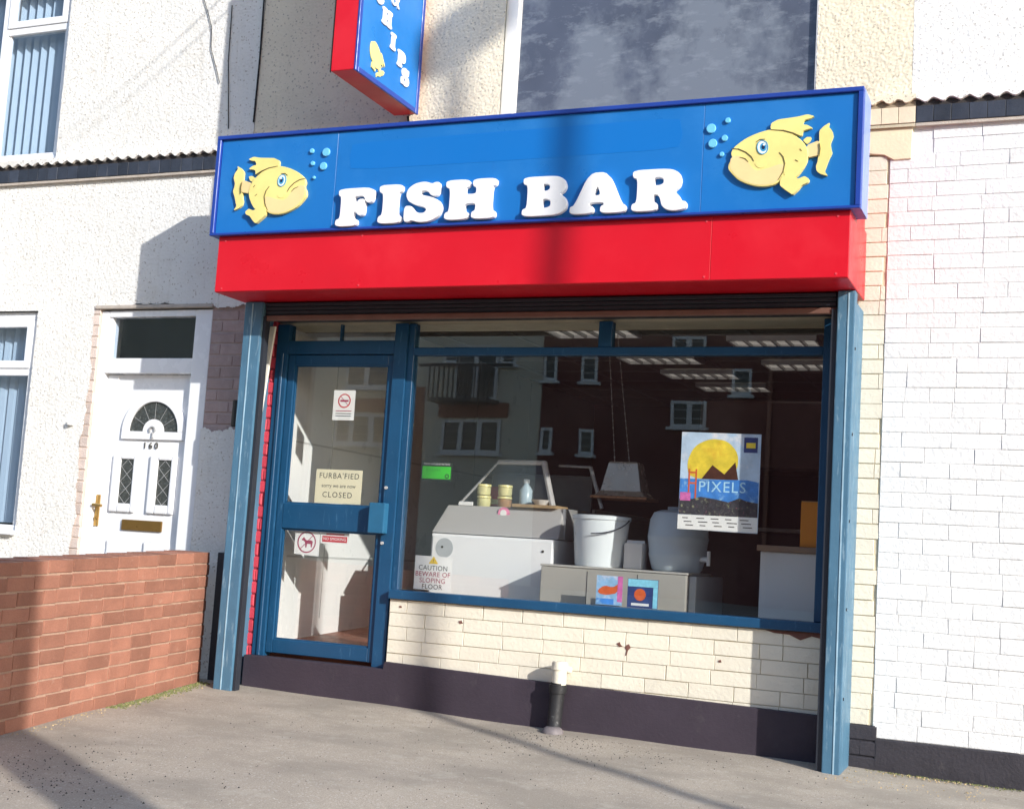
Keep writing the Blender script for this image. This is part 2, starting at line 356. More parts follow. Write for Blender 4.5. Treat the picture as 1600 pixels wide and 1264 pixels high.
# pebbledash: real relief -----------------------------------------------------------------
def dash(name, m, parent, x0, x1, z0, z1, y, holes, step=.0055, cell=.0105, amp=.0048):
    nx = int((x1-x0)/step)+1; nz = int((z1-z0)/step)+1
    X, Z = np.meshgrid(np.linspace(x0, x1, nx), np.linspace(z0, z1, nz))
    jx, jz, jh = rng.random((1024,1024)), rng.random((1024,1024)), rng.random((1024,1024))
    gi = np.floor(X/cell).astype(int); gj = np.floor(Z/cell).astype(int); H = np.zeros_like(X)
    for di in (-1,0,1):
        for dj in (-1,0,1):
            i, j = gi+di, gj+dj; a, b = i % 1024, j % 1024
            px = (i+jx[a,b])*cell; pz = (j+jz[a,b])*cell
            rr = cell*(.45+.5*jh[a,b]); d2 = ((X-px)**2+(Z-pz)**2)/rr**2
            H = np.maximum(H, np.sqrt(np.clip(1-d2, 0, 1))*(.45+.55*jh[b,a]))
    Y = y - amp*H + .004*np.sin(X*2.1+1)*np.sin(Z*1.7)
    cx, cz = (X[:-1,:-1]+X[1:,1:])/2, (Z[:-1,:-1]+Z[1:,1:])/2
    keep = np.ones_like(cx, bool)
    for h in holes:
        if callable(h): keep &= ~h(cx, cz)
        else: keep &= ~((cx > h[0]) & (cx < h[1]) & (cz > h[2]) & (cz < h[3]))
    idx = np.arange(nx*nz).reshape(nz, nx)
    q = np.stack([idx[:-1,:-1], idx[:-1,1:], idx[1:,1:], idx[1:,:-1]], -1)[keep]
    used, inv = np.unique(q, return_inverse=True); q = inv.reshape(q.shape)
    co = np.stack([X.ravel(), Y.ravel(), Z.ravel()], -1)[used].astype(np.float32)
    me = bpy.data.meshes.new(name); me.vertices.add(len(co)); me.vertices.foreach_set('co', co.ravel())
    me.loops.add(q.size); me.loops.foreach_set('vertex_index', q.ravel().astype(np.int32))
    me.polygons.add(len(q)); me.polygons.foreach_set('loop_start', (np.arange(len(q))*4).astype(np.int32))
    try: me.polygons.foreach_set('loop_total', np.full(len(q), 4, np.int32))
    except Exception: pass
    me.polygons.foreach_set('use_smooth', np.ones(len(q), bool))
    me.update(calc_edges=True); me.materials.append(m)
    return link(bpy.data.objects.new(name, me), parent)
def wobble(x, f, ph): return np.sin(x*f+ph)*.5 + np.sin(x*f*2.7+ph*2)*.3 + np.sin(x*f*6.1+ph*3)*.2

# ================================================================== SETTING
GZ = lambda x, y: .052 - .017*x + .035*y
def sheet(name, m, xs, ys, dz=0, fz=GZ):
    nx, ny = len(xs), len(ys)
    V = [(x, y, fz(x, y)+dz) for y in ys for x in xs]
    F = [(j*nx+i, j*nx+i+1, (j+1)*nx+i+1, (j+1)*nx+i) for j in range(ny-1) for i in range(nx-1)]
    o = MB().add(V, F).build(name, m); o['kind'] = 'structure'; return o
def pave_z(x, y): return GZ(x, y) + (.006*math.sin(x*2.3+y*1.1)+.004*math.sin(x*5.1-y*4.3) if -4 < x < 8 and -6 < y < -.12 else 0)
xs = [-60, -20] + [-5+i*.12 for i in range(110)] + [20, 80]
ys = [-9.0, -7.0] + [-5.0+i*.12 for i in range(41)] + [.3]
pav = sheet('pavement', asphalt, xs, ys, 0, pave_z)
kb = MB(); kb.box(-60, 80, -9.13, -9.0, -1.9, 0)
kv = [(x, y, GZ(x, -9.0)+(.004 if z > -1 else -.35)) for x, y, z in kb.v]; kerb = MB().add(kv, kb.f).build('kerb', kerb_mat); kerb['kind'] = 'structure'
road = sheet('road', road_mat, [-80, 100], [-23, -9.13], 0, lambda x, y: GZ(x, -9)-.13); 
far = sheet('far_pavement', asphalt, [-80, 100], [-60, -23], 0, lambda x, y: GZ(x, -9)-.0)

# ================================================================== LEFT HOUSE (number 160)
house = thing('terraced_house', (-1.4, 0, .06), 'white pebbledashed house with white panelled door left of the fish bar', 'house')
XL, XR = -3.3, -.047
def brick_left(cx, cz):   # pebbledash broken away beside the door frame (left)
    return (cz < 2.47) & (cz > .2) & (cx > -1.235+.022*wobble(cz, 7, .4)-.01*(2.47-cz)) & (cx < -1.1)
def brick_right(cx, cz):  # pebbledash missing right of the door, above 1.66 m
    return (cx > -.28) & (cx < .02) & (cz < 2.49+.015*wobble(cx, 18, 1)) & (cz > 1.665+.02*wobble(cx, 25, 2))
def lint(cx, cz): return (cx > -1.24) & (cx < -.25) & (cz > 2.3) & (cz < 2.512+.018*wobble(cx, 9, 2))
dash('lower_wall', dash_white, house, XL, .215, -.05, 3.425, 0, [(-3.0, -1.755, .905, 2.485), (-1.2, -.262, -1, 2.49), brick_left, brick_right, lint])
dash('upper_wall', dash_white, house, XL, XR, 3.575, 5.0, 0, [(-3.0, -1.735, 3.6, 5.1)])
bk = MB(); bk.box(XL, -3.0, .03, .3, -.1, 5.8); bk.box(-1.72, -1.24, .03, .3, -.1, 5.8)
bk.box(-.25, -.05, .03, .3, -.1, 5.8); bk.box(-1.24, -.25, .03, .3, 2.5, 5.8); bk.box(-3.0, -1.72, .03, .3, -.1, .9); bk.box(-3.0, -1.72, .03, .3, 2.5, 3.59); bk.box(-3.0, -1.72, .03, .3, 5.0, 5.8)
bk.build('wall_core', mortar_grey, house)
box('upper_wall_top', dash_white, house, XL, XR, -.003, .03, 5.0, 5.8)
box('bare_joint', mat('pale_joint', (.60,.49,.42), .9, .12, 12, .3, 90), house, -1.30, -1.197, .0075, .031, .2, 2.49); box('bare_joint', mat('brown_joint', (.42,.33,.31), .9, .12, 12, .3, 90), house, -.262, .03, .018, .031, 1.62, 2.49)
lb = brick_meshes('brick', .225-.01, .0665, .05, brick_pink, 7, .002); lay(house, 'brick', lb, (1,0,0), (0,0,1), (0,.003,0), -1.27, -1.195, .2, 30, .225, .0775, .010)
lb = brick_meshes('brick', .225-.01, .0665, .05, brick_purple); lay(house, 'brick', lb, (1,0,0), (0,0,1), (0,.013,0), -.262, .02, 1.62, 12, .225, .0775, .010)
box('lintel_strip', mortar_grey, house, -1.235, -.25, -.012, .03, 2.487, 2.512, bevel=.003)
# string course
def string_course(parent, x0, x1, mt, md, z0=3.43, pitch=.0905):
    n = int(round((x1-x0)/pitch)); pw = (x1-x0)/n
    dm = MB()
    pts = [(x0 + (x1-x0)*i/(n*8), 3.553 + .011*math.cos(i*math.pi/4) + random.uniform(-.002,.002)) for i in range(n*8+1)]
    dm.prism(pts + [(x1, 3.59), (x0, 3.59)], FX(0), -.02, .052); dm.build('drip_edge', md[0], parent)
    um = MB(); um.box(x0, x1, -.028, .03, 3.44, 3.556); um.build('drip_shadow_course', md[1], parent)  # dark strip painting the shadow under the drip; also backs the brick joints
    ms = brick_meshes('string_brick', pw-.003, .09, .08, mt, 4, .001, .0008)
    for i in range(n):
        o = bpy.data.objects.new('string_brick', random.choice(ms)); o.location = (x0+(i+.5)*pw, -.035-random.uniform(0,.002), z0+.048); link(o, parent)
    box('string_bed', md[2], parent, x0, x1, -.03, .03, z0-.016, z0+.001)
string_course(house, XL, XR-.004, tile_blue, (dash_white, drip_dark, mortar_grey))
# upstairs window of the house
def sash(parent, name, x0, x1, z0, z1, y0, y1, fw, m, glass, gy):
    f = MB(); f.box(x0, x0+fw, y0, y1, z0, z1); f.box(x1-fw, x1, y0, y1, z0, z1); f.box(x0+fw, x1-fw, y0, y1, z0, z0+fw); f.box(x0+fw, x1-fw, y0, y1, z1-fw, z1)
    fr = f.build(name, m, parent, .006, 2)
    box('pane', glass, fr, x0+fw, x1-fw, gy, gy+.005, z0+fw, z1-fw)
    return fr
def blinds(parent, x0, x1, z0, z1, y, n, ang0, drift=0):
    for i in range(n):
        cx = x0+(x1-x0)*(i+.5)/n; a = ang0+random.uniform(-.12,.12); hw = .044; dx, dy = hw*math.cos(a), hw*math.sin(a)
        b = MB(); pts = [(cx-dx, y-dy), (cx, y-.006), (cx+dx, y+dy)]; V = []
        for z, k in ((z0, drift), (z1, 0)): V += [(p[0]+k, p[1], z) for p in pts]
        V += [(p[0], p[1]+.0015, p[2]) for p in V]
        b.add(V, [(0,1,4,3), (1,2,5,4), (6,9,10,7), (7,10,11,8), (0,3,9,6), (2,8,11,5), (0,6,7,1), (1,7,8,2), (3,4,10,9), (4,5,11,10)]); b.build('blind_slat', blind_mat, parent)
uw = MB(); uw.box(-2.98, -1.74, .03, .09, 3.6, 3.645); uw.box(-1.79, -1.74, .03, .09, 3.645, 5.0); uw.box(-2.405, -2.345, .03, .09, 3.645, 5.0); uw.box(-2.345, -1.79, .03, .09, 4.595, 4.645); uw.box(-2.98, -2.405, .03, .09, 4.95, 5.0)
win = uw.build('upstairs_window', upvc, house, .005, 2)
sash(win, 'casement', -2.35, -1.785, 4.647, 5.0, .02, .07, .052, upvc, GLASS2, .05)
box('pane', GLASS2, win, -2.345, -1.79, .055, .06, 3.645, 4.595); box('pane', GLASS2, win, -2.98, -2.405, .055, .06, 3.645, 4.95)
bd = MB(); bd.box(-2.345, -1.79, .045, .07, 3.645, 3.668); bd.box(-1.81, -1.79, .045, .07, 3.668, 4.595); bd.box(-2.345, -2.325, .045, .07, 3.668, 4.595); bd.build('glazing_bead', upvc, win)
blinds(house, -2.98, -1.80, 3.66, 5.0, .16, 15, .95, .0)
box('room_back', mat('room_back_blue', (.10,.14,.20), .9, .1), house, -4.5, -1.7, .5, .55, 3.5, 5.1)
box('window_sill', upvc, house, -2.98, -1.745, -.035, .035, 3.588, 3.604, bevel=.004)
# downstairs window
lw = MB(); lw.box(-2.98, -1.76, .03, .09, 2.425, 2.48); lw.box(-1.815, -1.76, .03, .09, .955, 2.425); lw.box(-2.98, -1.815, .03, .09, 2.02, 2.07); lw.box(-2.98, -1.76, .02, .09, .915, .955); lw.box(-2.52, -2.46, .03, .09, .955, 2.425)
win2 = lw.build('front_window', upvc, house, .005, 2)
sash(win2, 'casement', -2.46, -1.805, 2.072, 2.425, .02, .07, .055, upvc, GLASS2, .05)
box('pane', GLASS2, win2, -2.46, -1.815, .055, .06, .955, 2.02); box('pane', GLASS2, win2, -2.98, -2.52, .055, .06, .955, 2.425)
box('window_sill', upvc, house, -2.98, -1.745, -.05, .03, .885, .917, bevel=.005)
blinds(house, -2.98, -1.83, .97, 2.42, .15, 14, .35, .0)
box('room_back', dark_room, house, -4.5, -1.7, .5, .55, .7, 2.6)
# front door
df = MB(); df.box(-1.196, -1.13, .02, .10, .0, 2.478); df.box(-.40, -.265, .02, .10, .0, 2.478); df.box(-1.13, -.40, .02, .10, 2.432, 2.478); df.box(-1.13, -.40, .02, .10, 2.04, 2.145)
dfo = df.build('door_frame', upvc, house, .006, 2)
sub = MB(); sub.box(-.40, -.347, .03, .1, 2.145, 2.432); sub.box(-1.13, -1.105, .03, .1, 2.145, 2.432); sub.build('frame_bead', upvc, dfo)
box('fanlight_pane', GLASS2, dfo, -1.105, -.347, .065, .07, 2.145, 2.432)
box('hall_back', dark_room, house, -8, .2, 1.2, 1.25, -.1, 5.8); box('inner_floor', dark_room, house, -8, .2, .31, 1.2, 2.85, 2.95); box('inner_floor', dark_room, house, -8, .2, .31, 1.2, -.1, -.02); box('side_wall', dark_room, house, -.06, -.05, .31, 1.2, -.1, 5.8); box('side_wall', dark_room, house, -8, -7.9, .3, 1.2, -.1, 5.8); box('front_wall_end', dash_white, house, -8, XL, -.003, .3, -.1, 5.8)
dl = box('front_door', upvc, house, -1.128, -.402, .075, .115, .05, 2.038, bevel=.004)
F8 = FX(.075)
st = MB(); st.box(-1.128, -1.035, .066, .08, .05, 2.03); st.box(-.44, -.402, .066, .08, .05, 2.03); st.build('door_stile', upvc, dl, .004, 2)
a_ = MB(); ring_mesh(a_, -.70, 1.645, .205, .262, F8, -.002, .020, 0, math.pi, 28); a_.box(-.962, -.438, .055, .076, 1.59, 1.645); a_.build('arch_moulding', upvc, dl, .005, 2)
MB().prism([(-.70+.205*math.cos(i*math.pi/24), 1.645+.205*math.sin(i*math.pi/24)) for i in range(25)], F8, -.002, .004).build('arch_glass', lead_glass, dl)
hb = MB(); ring_mesh(hb, -.70, 1.645, .0005, .085, F8, .0, .016, 0, math.pi, 20); hb.build('arch_hub', upvc, dl)
for k in (0,1,2,3,4):
    an = math.pi*(k+1)/6; m_ = MB(); stroke(m_, [(-.70+.085*math.cos(an), 1.645+.085*math.sin(an)), (-.70+.2*math.cos(an), 1.645+.2*math.sin(an))], .005, F8, .003, .006); m_.build('lead_strip', steel_dull, dl)
kn = MB(); ring_mesh(kn, -.70, 1.655, .018, .027, F8, .016, .03, -.6, 3.9, 16); kn.tube([(-.693, .05, 1.64), (-.687, .045, 1.60)], .007, 8); kn.build('knocker', steel_dull, dl)
for k, ch in enumerate('160'): put(text_mesh(ch, .062, .002), F8, 'house_number', mat('number_metal', (.10,.09,.07), .4, 0, metallic=.5), dl, -.763+.048*k, 1.548, w_=.006)
for x0, x1, gx0, gx1 in ((-1.012, -.80, -.945, -.835), (-.698, -.478, -.632, -.522)):
    m_ = MB()
    for a, b, c, d in ((x0, gx0, 1.09, 1.485), (gx1, x1, 1.09, 1.485), (gx0, gx1, 1.09, 1.15), (gx0, gx1, 1.452, 1.485)): m_.box(a, b, .053, .077, c, d)
    pm = m_.build('panel_moulding', upvc, dl, .012, 2)
    g_ = box('panel_glass', lead_glass, dl, gx0, gx1, .068, .076, 1.15, 1.452)
    for k in range(3):
        m_ = MB(); cz = 1.2+.1*k; cx = (gx0+gx1)/2; stroke(m_, [(cx-.05, cz), (cx, cz+.05), (cx+.05, cz)], .005, FX(.068), .0, .002); stroke(m_, [(cx-.05, cz+.001), (cx, cz-.05), (cx+.05, cz+.001)], .005, FX(.068), .0, .0024); m_.build('lead_strip', steel_dull, g_)
for x0, x1 in ((-1.005, -.80), (-.695, -.49)):
    m_ = MB(); m_.box(x0, x1, .058, .077, .28, .90); m_.build('lower_panel', upvc, dl, .014, 2)
lt = MB(); lt.box(-.892, -.56, .06, .076, .97, 1.042); lt.build('letter_flap', brown_flap, dl, .006, 2)
hd = MB(); hd.box(-1.122, -1.092, .055, .068, .985, 1.20); hd.tube([(-1.107, .05, 1.13), (-1.107, .01, 1.13), (-1.03, .005, 1.125)], .010, 8); hd.tube([(-1.107, .056, 1.04), (-1.107, .045, 1.04)], .012, 10); hd.build('door_handle', brass, dl)
bl = MB(); bl.lathe((-1.35, -.012, 1.665), [(.0, .0), (.028, .004), (.032, .02), (.02, .034), (0, .036)], 14); bl.build('vent_stub', upvc_worn, house)
# roof (out of the picture)
MB().add([(-8, -.25, 5.75), (5.6, -.25, 5.75), (5.6, 4.5, 8.6), (-8, 4.5, 8.6), (-8, -.25, 5.68), (5.6, -.25, 5.68), (5.6, 4.5, 8.53), (-8, 4.5, 8.53)], [(0,1,2,3),(7,6,5,4),(0,4,5,1),(1,5,6,2),(2,6,7,3),(3,7,4,0)]).build('roof', slate, house)

# ================================================================== SHOP BUILDING
shop = thing('shop_building', (2.1, 0, .02), 'fish and chip shop with blue framed glazed front and cream brick base', 'shop')
dash('upper_wall', dash_cream, shop, XR+.004, 4.225, 3.40, 5.0, 0, [(1.76, 3.70, 3.6, 5.1), (3.98, 4.3, 3.3, 3.575)])
cw = MB(); cw.box(XR, 1.70, .03, .28, 3.0, 5.8); cw.box(3.76, 4.23, .03, .28, 3.0, 5.8); cw.box(1.70, 3.76, .03, .28, 3.0, 3.62); cw.box(1.70, 3.76, .03, .28, 5.0, 5.8); cw.box(XR, 4.23, .03, .28, 2.36, 3.0); cw.box(XR, .288, .03, .28, -.1, 2.36); cw.box(3.86, 4.0, .03, .28, -.1, 2.36); cw.box(4.0, 4.12, .03, .28, -.1, 2.36); cw.box(1.24, 3.86, .03, .2, -.1, .655)
cw.build('wall_core', cream_joint, shop)
box('upper_wall_top', dash_cream, shop, XR+.004, 4.225, -.003, .03, 5.0, 5.8)
# upstairs window with whitewashed pane
sw = MB(); sw.box(1.757, 1.842, .01, .10, 3.60, 5.0); sw.box(3.692, 3.712, .0, .10, 3.60, 5.0); sw.box(1.842, 3.692, .02, .10, 3.60, 3.66)
sw_ = sw.build('upstairs_window', upvc_worn, shop, .006, 2); box('inner_bead', upvc_worn, sw_, 1.842, 1.858, .022, .09, 3.66, 5.0); box('pane', smear_glass, sw_, 1.858, 3.692, .03, .045, 3.66, 5.0)
# cream end pier
pier = box('pier_core', cream_joint, shop, 3.862, 4.119, .006, .03, .10, 3.25)
lb = brick_meshes('brick', .25-.005, .0760, .04, cream_brick, 8, .002, .0016); lay(pier, 'brick', lb, (1,0,0), (0,0,1), (0,0,0), 3.865, 4.118, .205, 38, .25, .0805, .005, headers=.3, zvar=.03, proud=.003)
pad = MB(); pad.prism([(3.98, 3.28), (4.09, 3.265), (4.14, 3.235), (4.235, 3.237), (4.238, 3.415), (3.98, 3.415)], FX(.004), -.03, .018); pad.build('pad_stone', mat('cream_pad', (.78,.68,.48), .6, .08, 5, .2, 60), shop, .004)
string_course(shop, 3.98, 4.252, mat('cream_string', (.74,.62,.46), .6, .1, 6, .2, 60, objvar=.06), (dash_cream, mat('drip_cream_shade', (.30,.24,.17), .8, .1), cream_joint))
lb = brick_meshes('brick', .235-.008, .073, .05, tar_black); pl = box('pier_plinth_core', tar_black, shop, 3.99, 4.134, -.004, .03, -.1, .205); lay(pl, 'brick', lb, (1,0,0), (0,0,1), (0,-.012,0), 3.99, 4.134, -.035, 3, .2, .0795, .008)
# stallriser
stall = box('stallriser', cream_joint, shop, 1.262, 3.862, -.040, .03, .1, .66)
lb = brick_meshes('brick', .252-.005, .0765, .04, cream_brick, 10, .0018, .0013); lay(stall, 'brick', lb, (1,0,0), (0,0,1), (0,-.048,0), 1.266, 3.862, .175, 6, .252, .0805, .005, headers=.08, zvar=.02)
plm = MB(); plm.prism([(.272, -.12), (3.868, -.12), (3.868, .236), (2.6, .256), (1.27, .284), (1.262, .24), (.272, .24)], FX(-.045), -.05, .035); plm.build('plinth', plinth_mat, shop, .006, 2)
chip = mat('bare_brick_chip', (.16,.07,.055), .9, .2, 30)
for pts in ([(3.55,.655),(3.86,.66),(3.86,.628),(3.80,.64),(3.74,.615),(3.68,.64),(3.60,.642)], [(2.716,.512),(2.735,.522),(2.742,.508),(2.752,.50),(2.735,.494),(2.726,.503)], [(2.775,.508),(2.79,.515),(2.80,.495),(2.786,.48),(2.778,.452),(2.771,.448),(2.778,.48),(2.768,.49)], [(1.73,.56),(1.75,.565),(1.76,.55),(1.74,.545)], [(3.30,.47),(3.315,.475),(3.32,.462),(3.305,.46)], [(1.33,.62),(1.345,.622),(1.35,.612),(1.335,.61)]):
    MB().prism(pts, FX(-.050), -.004, .0022).build('paint_chip', chip, stall)
# red painted brick reveal
rv = box('red_pier_core', red_joint, shop, .06, .287, -.006, .03, .1, 2.36)
lb = brick_meshes('brick', .215, .071, .03, red_brick_paint); lay(rv, 'brick', lb, (1,0,0), (0,0,1), (0,-.012,0), .062, .286, .215, 27, .225, .0805, .009)
box('shade_strip', tar_black, shop, -.03, .205, -.022, .002, -.1, .865, bevel=.004)  # dark strip standing in for the shade between garden wall and post
# posts
for nm, x0, x1, xc0, xc1 in (('post', .222, .352, .222, .245), ('post', 3.916, 4.006, 3.982, 4.006)):
    zb = GZ(x0, -.3)-.03
    p = box(nm, post_blue, shop, x0, x1, -.312, -.235, zb, 2.452, bevel=.006, seg=2)
    box('post_cheek', post_blue, p, xc0, xc1, -.235, .0, zb, 2.40, bevel=.003)
    cover = MB(); cover.box(x0+.055, x0+.062, -.3155, -.31, zb+.02, 2.44); cover.build('cover_strip', mat('pale_scuffed_blue', (.30,.45,.55), .5, .25, 9), p)
    for k in range(5): m_ = MB(); m_.tube([(x1-.001, -.27, .35+.45*k), (x1+.004, -.27, .35+.45*k)], .008, 8); m_.build('bolt', shutter_grey, p)
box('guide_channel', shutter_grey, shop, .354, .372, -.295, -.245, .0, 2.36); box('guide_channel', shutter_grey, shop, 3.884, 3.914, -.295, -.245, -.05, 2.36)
hg = box('hinge_lug', cable_black, shop, .170, .215, -.29, -.25, 1.66, 1.83, bevel=.006)
# roller shutter
sb = box('shutter_box', shutter_grey, shop, .30, 3.915, -.27, -.01, 2.372, 2.452)
for k in range(3): box('shutter_lath', shutter_grey, sb, .36, 3.905, -.282-.004*k, -.27, 2.378+.024*k, 2.399+.024*k, bevel=.003)
box('bottom_bar', bar_brown, shop, .356, 3.905, -.287, -.255, 2.335, 2.368, bevel=.004)
# frames
fr = MB(); fr.box(.289, .376, -.02, .06, .238, 2.36)
jamb = fr.build('door_jamb', frame_blue, shop, .004, 2); box('jamb_stop', frame_blue, jamb, .33, .352, -.032, -.02, .24, 2.17, bevel=.003)
hd_ = MB(); hd_.box(.376, 1.152, -.02, .06, 2.166, 2.252); hd_.build('door_head', frame_blue, shop, .004, 2)
mu = MB(); mu.box(1.152, 1.242, -.022, .06, .238, 2.36); mu.build('mullion', frame_blue, shop, .005, 2); mu2 = MB(); mu2.box(1.242, 1.286, -.006, .06, .285, 2.36); mu2.build('mullion', frame_blue, shop, .003)
box('transom', frame_blue, shop, 1.286, 3.80, -.015, .05, 2.160, 2.207, bevel=.004); box('window_jamb', frame_blue, shop, 3.80, 3.862, -.02, .06, .715, 2.36, bevel=.004)
box('window_sill', frame_blue, shop, 1.262, 3.863, -.075, .05, .661, .714, bevel=.006, seg=2); box('mullion', frame_blue, shop, 2.494, 2.578, -.012, .05, 2.207, 2.36, bevel=.003); box('fanlight_bar', frame_blue, shop, .745, .757, .0, .03, 2.252, 2.36)
box('window_pane', GLASS, shop, 1.286, 3.80, .02, .026, .714, 2.160); box('fanlight_pane', GLASS, shop, 1.286, 2.494, .02, .026, 2.207, 2.36); box('fanlight_pane', GLASS, shop, 2.578, 3.80, .02, .026, 2.207, 2.36); box('fanlight_pane', GLASS, shop, .376, 1.152, .02, .026, 2.252, 2.36)
door = MB(); door.box(.380, .426, -.004, .045, .262, 2.163); door.box(1.112, 1.150, -.004, .045, .262, 2.163)
door = door.build('shop_door', frame_blue, shop, .004, 2)
box('top_rail', frame_blue, door, .426, 1.112, -.003, .045, 2.098, 2.163, bevel=.004); box('middle_rail', frame_blue, door, .426, 1.112, -.006, .045, 1.046, 1.206, bevel=.004); box('bottom_rail', frame_blue, door, .426, 1.112, -.003, .045, .262, .348, bevel=.004)
box('door_pane', GLASS, door, .426, 1.112, .022, .028, 1.206, 2.098); box('door_pane', GLASS, door, .426, 1.112, .022, .028, .348, 1.046)
bd = MB()
for z0, z1 in ((.348, 1.046), (1.206, 2.098)): bd.box(.426, .436, .008, .022, z0, z1); bd.box(1.102, 1.112, .008, .022, z0, z1); bd.box(.436, 1.102, .008, .022, z0, z0+.01); bd.box(.436, 1.102, .008, .022, z1-.01, z1)
bd.build('glazing_bead', frame_blue, door)
lk = box('lock_box', mat('lock_blue', (.02,.11,.21), .45, .12, 8), door, 1.087, 1.196, -.075, -.006, 1.048, 1.234, bevel=.006, seg=2)
lk2 = MB(); lk2.tube([(1.172, -.026, 1.33), (1.172, -.036, 1.33)], .010, 10); lk2.tube([(1.172, -.026, .99), (1.172, -.036, .99)], .010, 10); lk2.build('keyhole', steel, door)
# interior
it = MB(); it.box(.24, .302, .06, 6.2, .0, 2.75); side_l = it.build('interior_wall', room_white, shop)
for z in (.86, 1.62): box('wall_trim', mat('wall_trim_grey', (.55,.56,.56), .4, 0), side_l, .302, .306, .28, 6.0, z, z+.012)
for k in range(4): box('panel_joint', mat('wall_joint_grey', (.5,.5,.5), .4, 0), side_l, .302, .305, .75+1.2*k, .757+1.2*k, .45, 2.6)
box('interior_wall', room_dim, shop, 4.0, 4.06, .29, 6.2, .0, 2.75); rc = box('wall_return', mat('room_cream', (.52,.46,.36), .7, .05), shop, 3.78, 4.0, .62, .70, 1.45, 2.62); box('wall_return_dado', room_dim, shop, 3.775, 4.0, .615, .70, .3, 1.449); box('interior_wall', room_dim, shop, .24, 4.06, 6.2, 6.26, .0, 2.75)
MB().add([(.3, .06, .30), (4.0, .06, .30), (4.0, 6.2, .62), (.3, 6.2, .62), (.3, .06, .2), (4.0, .06, .2), (4.0, 6.2, .5), (.3, 6.2, .5)], [(0,1,2,3), (7,6,5,4), (0,4,5,1), (1,5,6,2), (2,6,7,3), (3,7,4,0)]).build('interior_floor', floor_red, shop)
cl = box('ceiling', ceil_mat, shop, .24, 4.06, .06, 6.2, 2.62, 2.68)
for k in range(9): box('ceiling_bar', mat('ceiling_bar', (.3,.3,.29), .6, 0), cl, .3, 4.0, .7+.6*k, .724+.6*k, 2.614, 2.62)
for k in range(6): box('ceiling_bar', MATS['ceiling_bar'], cl, .55+.6*k, .574+.6*k, .1, 6.2, 2.6145, 2.6195)
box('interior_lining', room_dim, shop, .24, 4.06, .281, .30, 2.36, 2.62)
lights = [(1.87, 1.62, 'ceiling light panel nearest the shop door'), (2.02, 2.86, 'ceiling light panel second back from the fascia'), (2.14, 3.7, 'ceiling light panel third back in the long row'), (2.24, 4.5, 'rearmost ceiling light panel of the long row'), (3.1, 2.08, 'front ceiling light panel on the right of the shop'), (3.12, 3.18, 'rear ceiling light panel on the right of the shop')]
for x, y, lab in lights:
    t = thing('ceiling_light', (x, y, 2.61), lab, 'light', 'ceiling lights in the shop')
    m_ = MB(); m_.box(x-.32, x+.32, y-.17, y-.15, 2.575, 2.612); m_.box(x-.32, x+.32, y+.15, y+.17, 2.575, 2.612); m_.box(x-.32, x-.3, y-.15, y+.15, 2.575, 2.612); m_.box(x+.3, x+.32, y-.15, y+.15, 2.575, 2.612); m_.build('frame', white_lam, t)
    box('diffuser', lamp_on, t, x-.3, x+.3, y-.15, y+.15, 2.600, 2.606)
    for k in range(5): box('louvre', steel_dull, t, x-.2+.1*k-.006, x-.2+.1*k+.006, y-.15, y+.15, 2.575, 2.599)

# ================================================================== RIGHT WHITE BUILDING
wh = thing('white_building', (4.8, 0, -.02), 'white painted brick building right of the fish bar with black plinth', 'building')
core = box('brick_wall', white_joint, wh, 4.12, 5.9, .0016, .28, .1, 3.42)
lb = brick_meshes('brick', .25-.004, .0765, .05, white_brick, 12, .002, .0015); lay(core, 'brick', lb, (1,0,0), (0,0,1), (0,-.0015,0), 4.121, 4.99, .145, 41, .25, .0800, .004, headers=.22, zvar=.03, proud=.003, skip=lambda x, z: x < 4.24 and z > 3.26)
box('plain_wall', white_brick, wh, 4.992, 5.9, -.002, .004, .14, 3.42)
dash('upper_wall', dash_bright, wh, 4.226, 5.1, 3.575, 5.0, -.001, [])
box('upper_wall_top', dash_bright, wh, 4.23, 5.9, -.003, .28, 5.0, 5.8); box('upper_wall_core', dash_bright, wh, 4.23, 5.9, .03, .28, 3.42, 5.0); box('upper_wall_side', dash_bright, wh, 5.1, 5.9, -.003, .03, 3.575, 5.0)
string_course(wh, 4.254, 5.9, tile_blue, (dash_bright, drip_dark, mortar_grey))
box('plinth', tar_black, wh, 4.134, 5.9, -.014, .03, -.15, .143, bevel=.008, seg=2)

# ================================================================== FASCIA SIGN
fs = thing('fascia_sign', (2.1, -.6, 2.454), 'blue and red FISH BAR fascia sign with two yellow fish', 'sign')
rb = MB(); rb.box(.187, 4.012, -.597, -.02, 2.456, 2.83); rbo = rb.build('red_box', sign_red, fs, .004)
for x0, x1 in ((.190, 3.298), (3.300, 4.009)): box('red_panel', sign_red, rbo, x0, x1, -.6015, -.596, 2.460, 2.80, bevel=.0012)
for x in (.24, 1.2, 3.27, 3.95):
    for z in (2.478, 2.775): m_ = MB(); m_.tube([(x, -.6005, z), (x, -.604, z)], .006, 8); m_.build('rivet', mat('rivet_pale', (.66,.06,.08), .4, 0), rbo)
tr = box('tray', trim_blue, fs, .142, 4.062, -.618, -.40, 2.806, 3.432, bevel=.003)
for x0, x1 in ((.172, .998), (1.0, 3.236), (3.238, 4.032)): box('sign_panel', sign_blue, tr, x0, x1, -.6215, -.617, 2.822, 3.41, bevel=.001)
em = MB(); em.box(.140, 4.064, -.640, -.612, 3.412, 3.436); em.build('edge_trim', trim_blue, fs, .003); em = MB(); em.box(.140, 4.064, -.640, -.612, 2.803, 2.819); em.build('edge_trim', trim_blue, fs, .003)
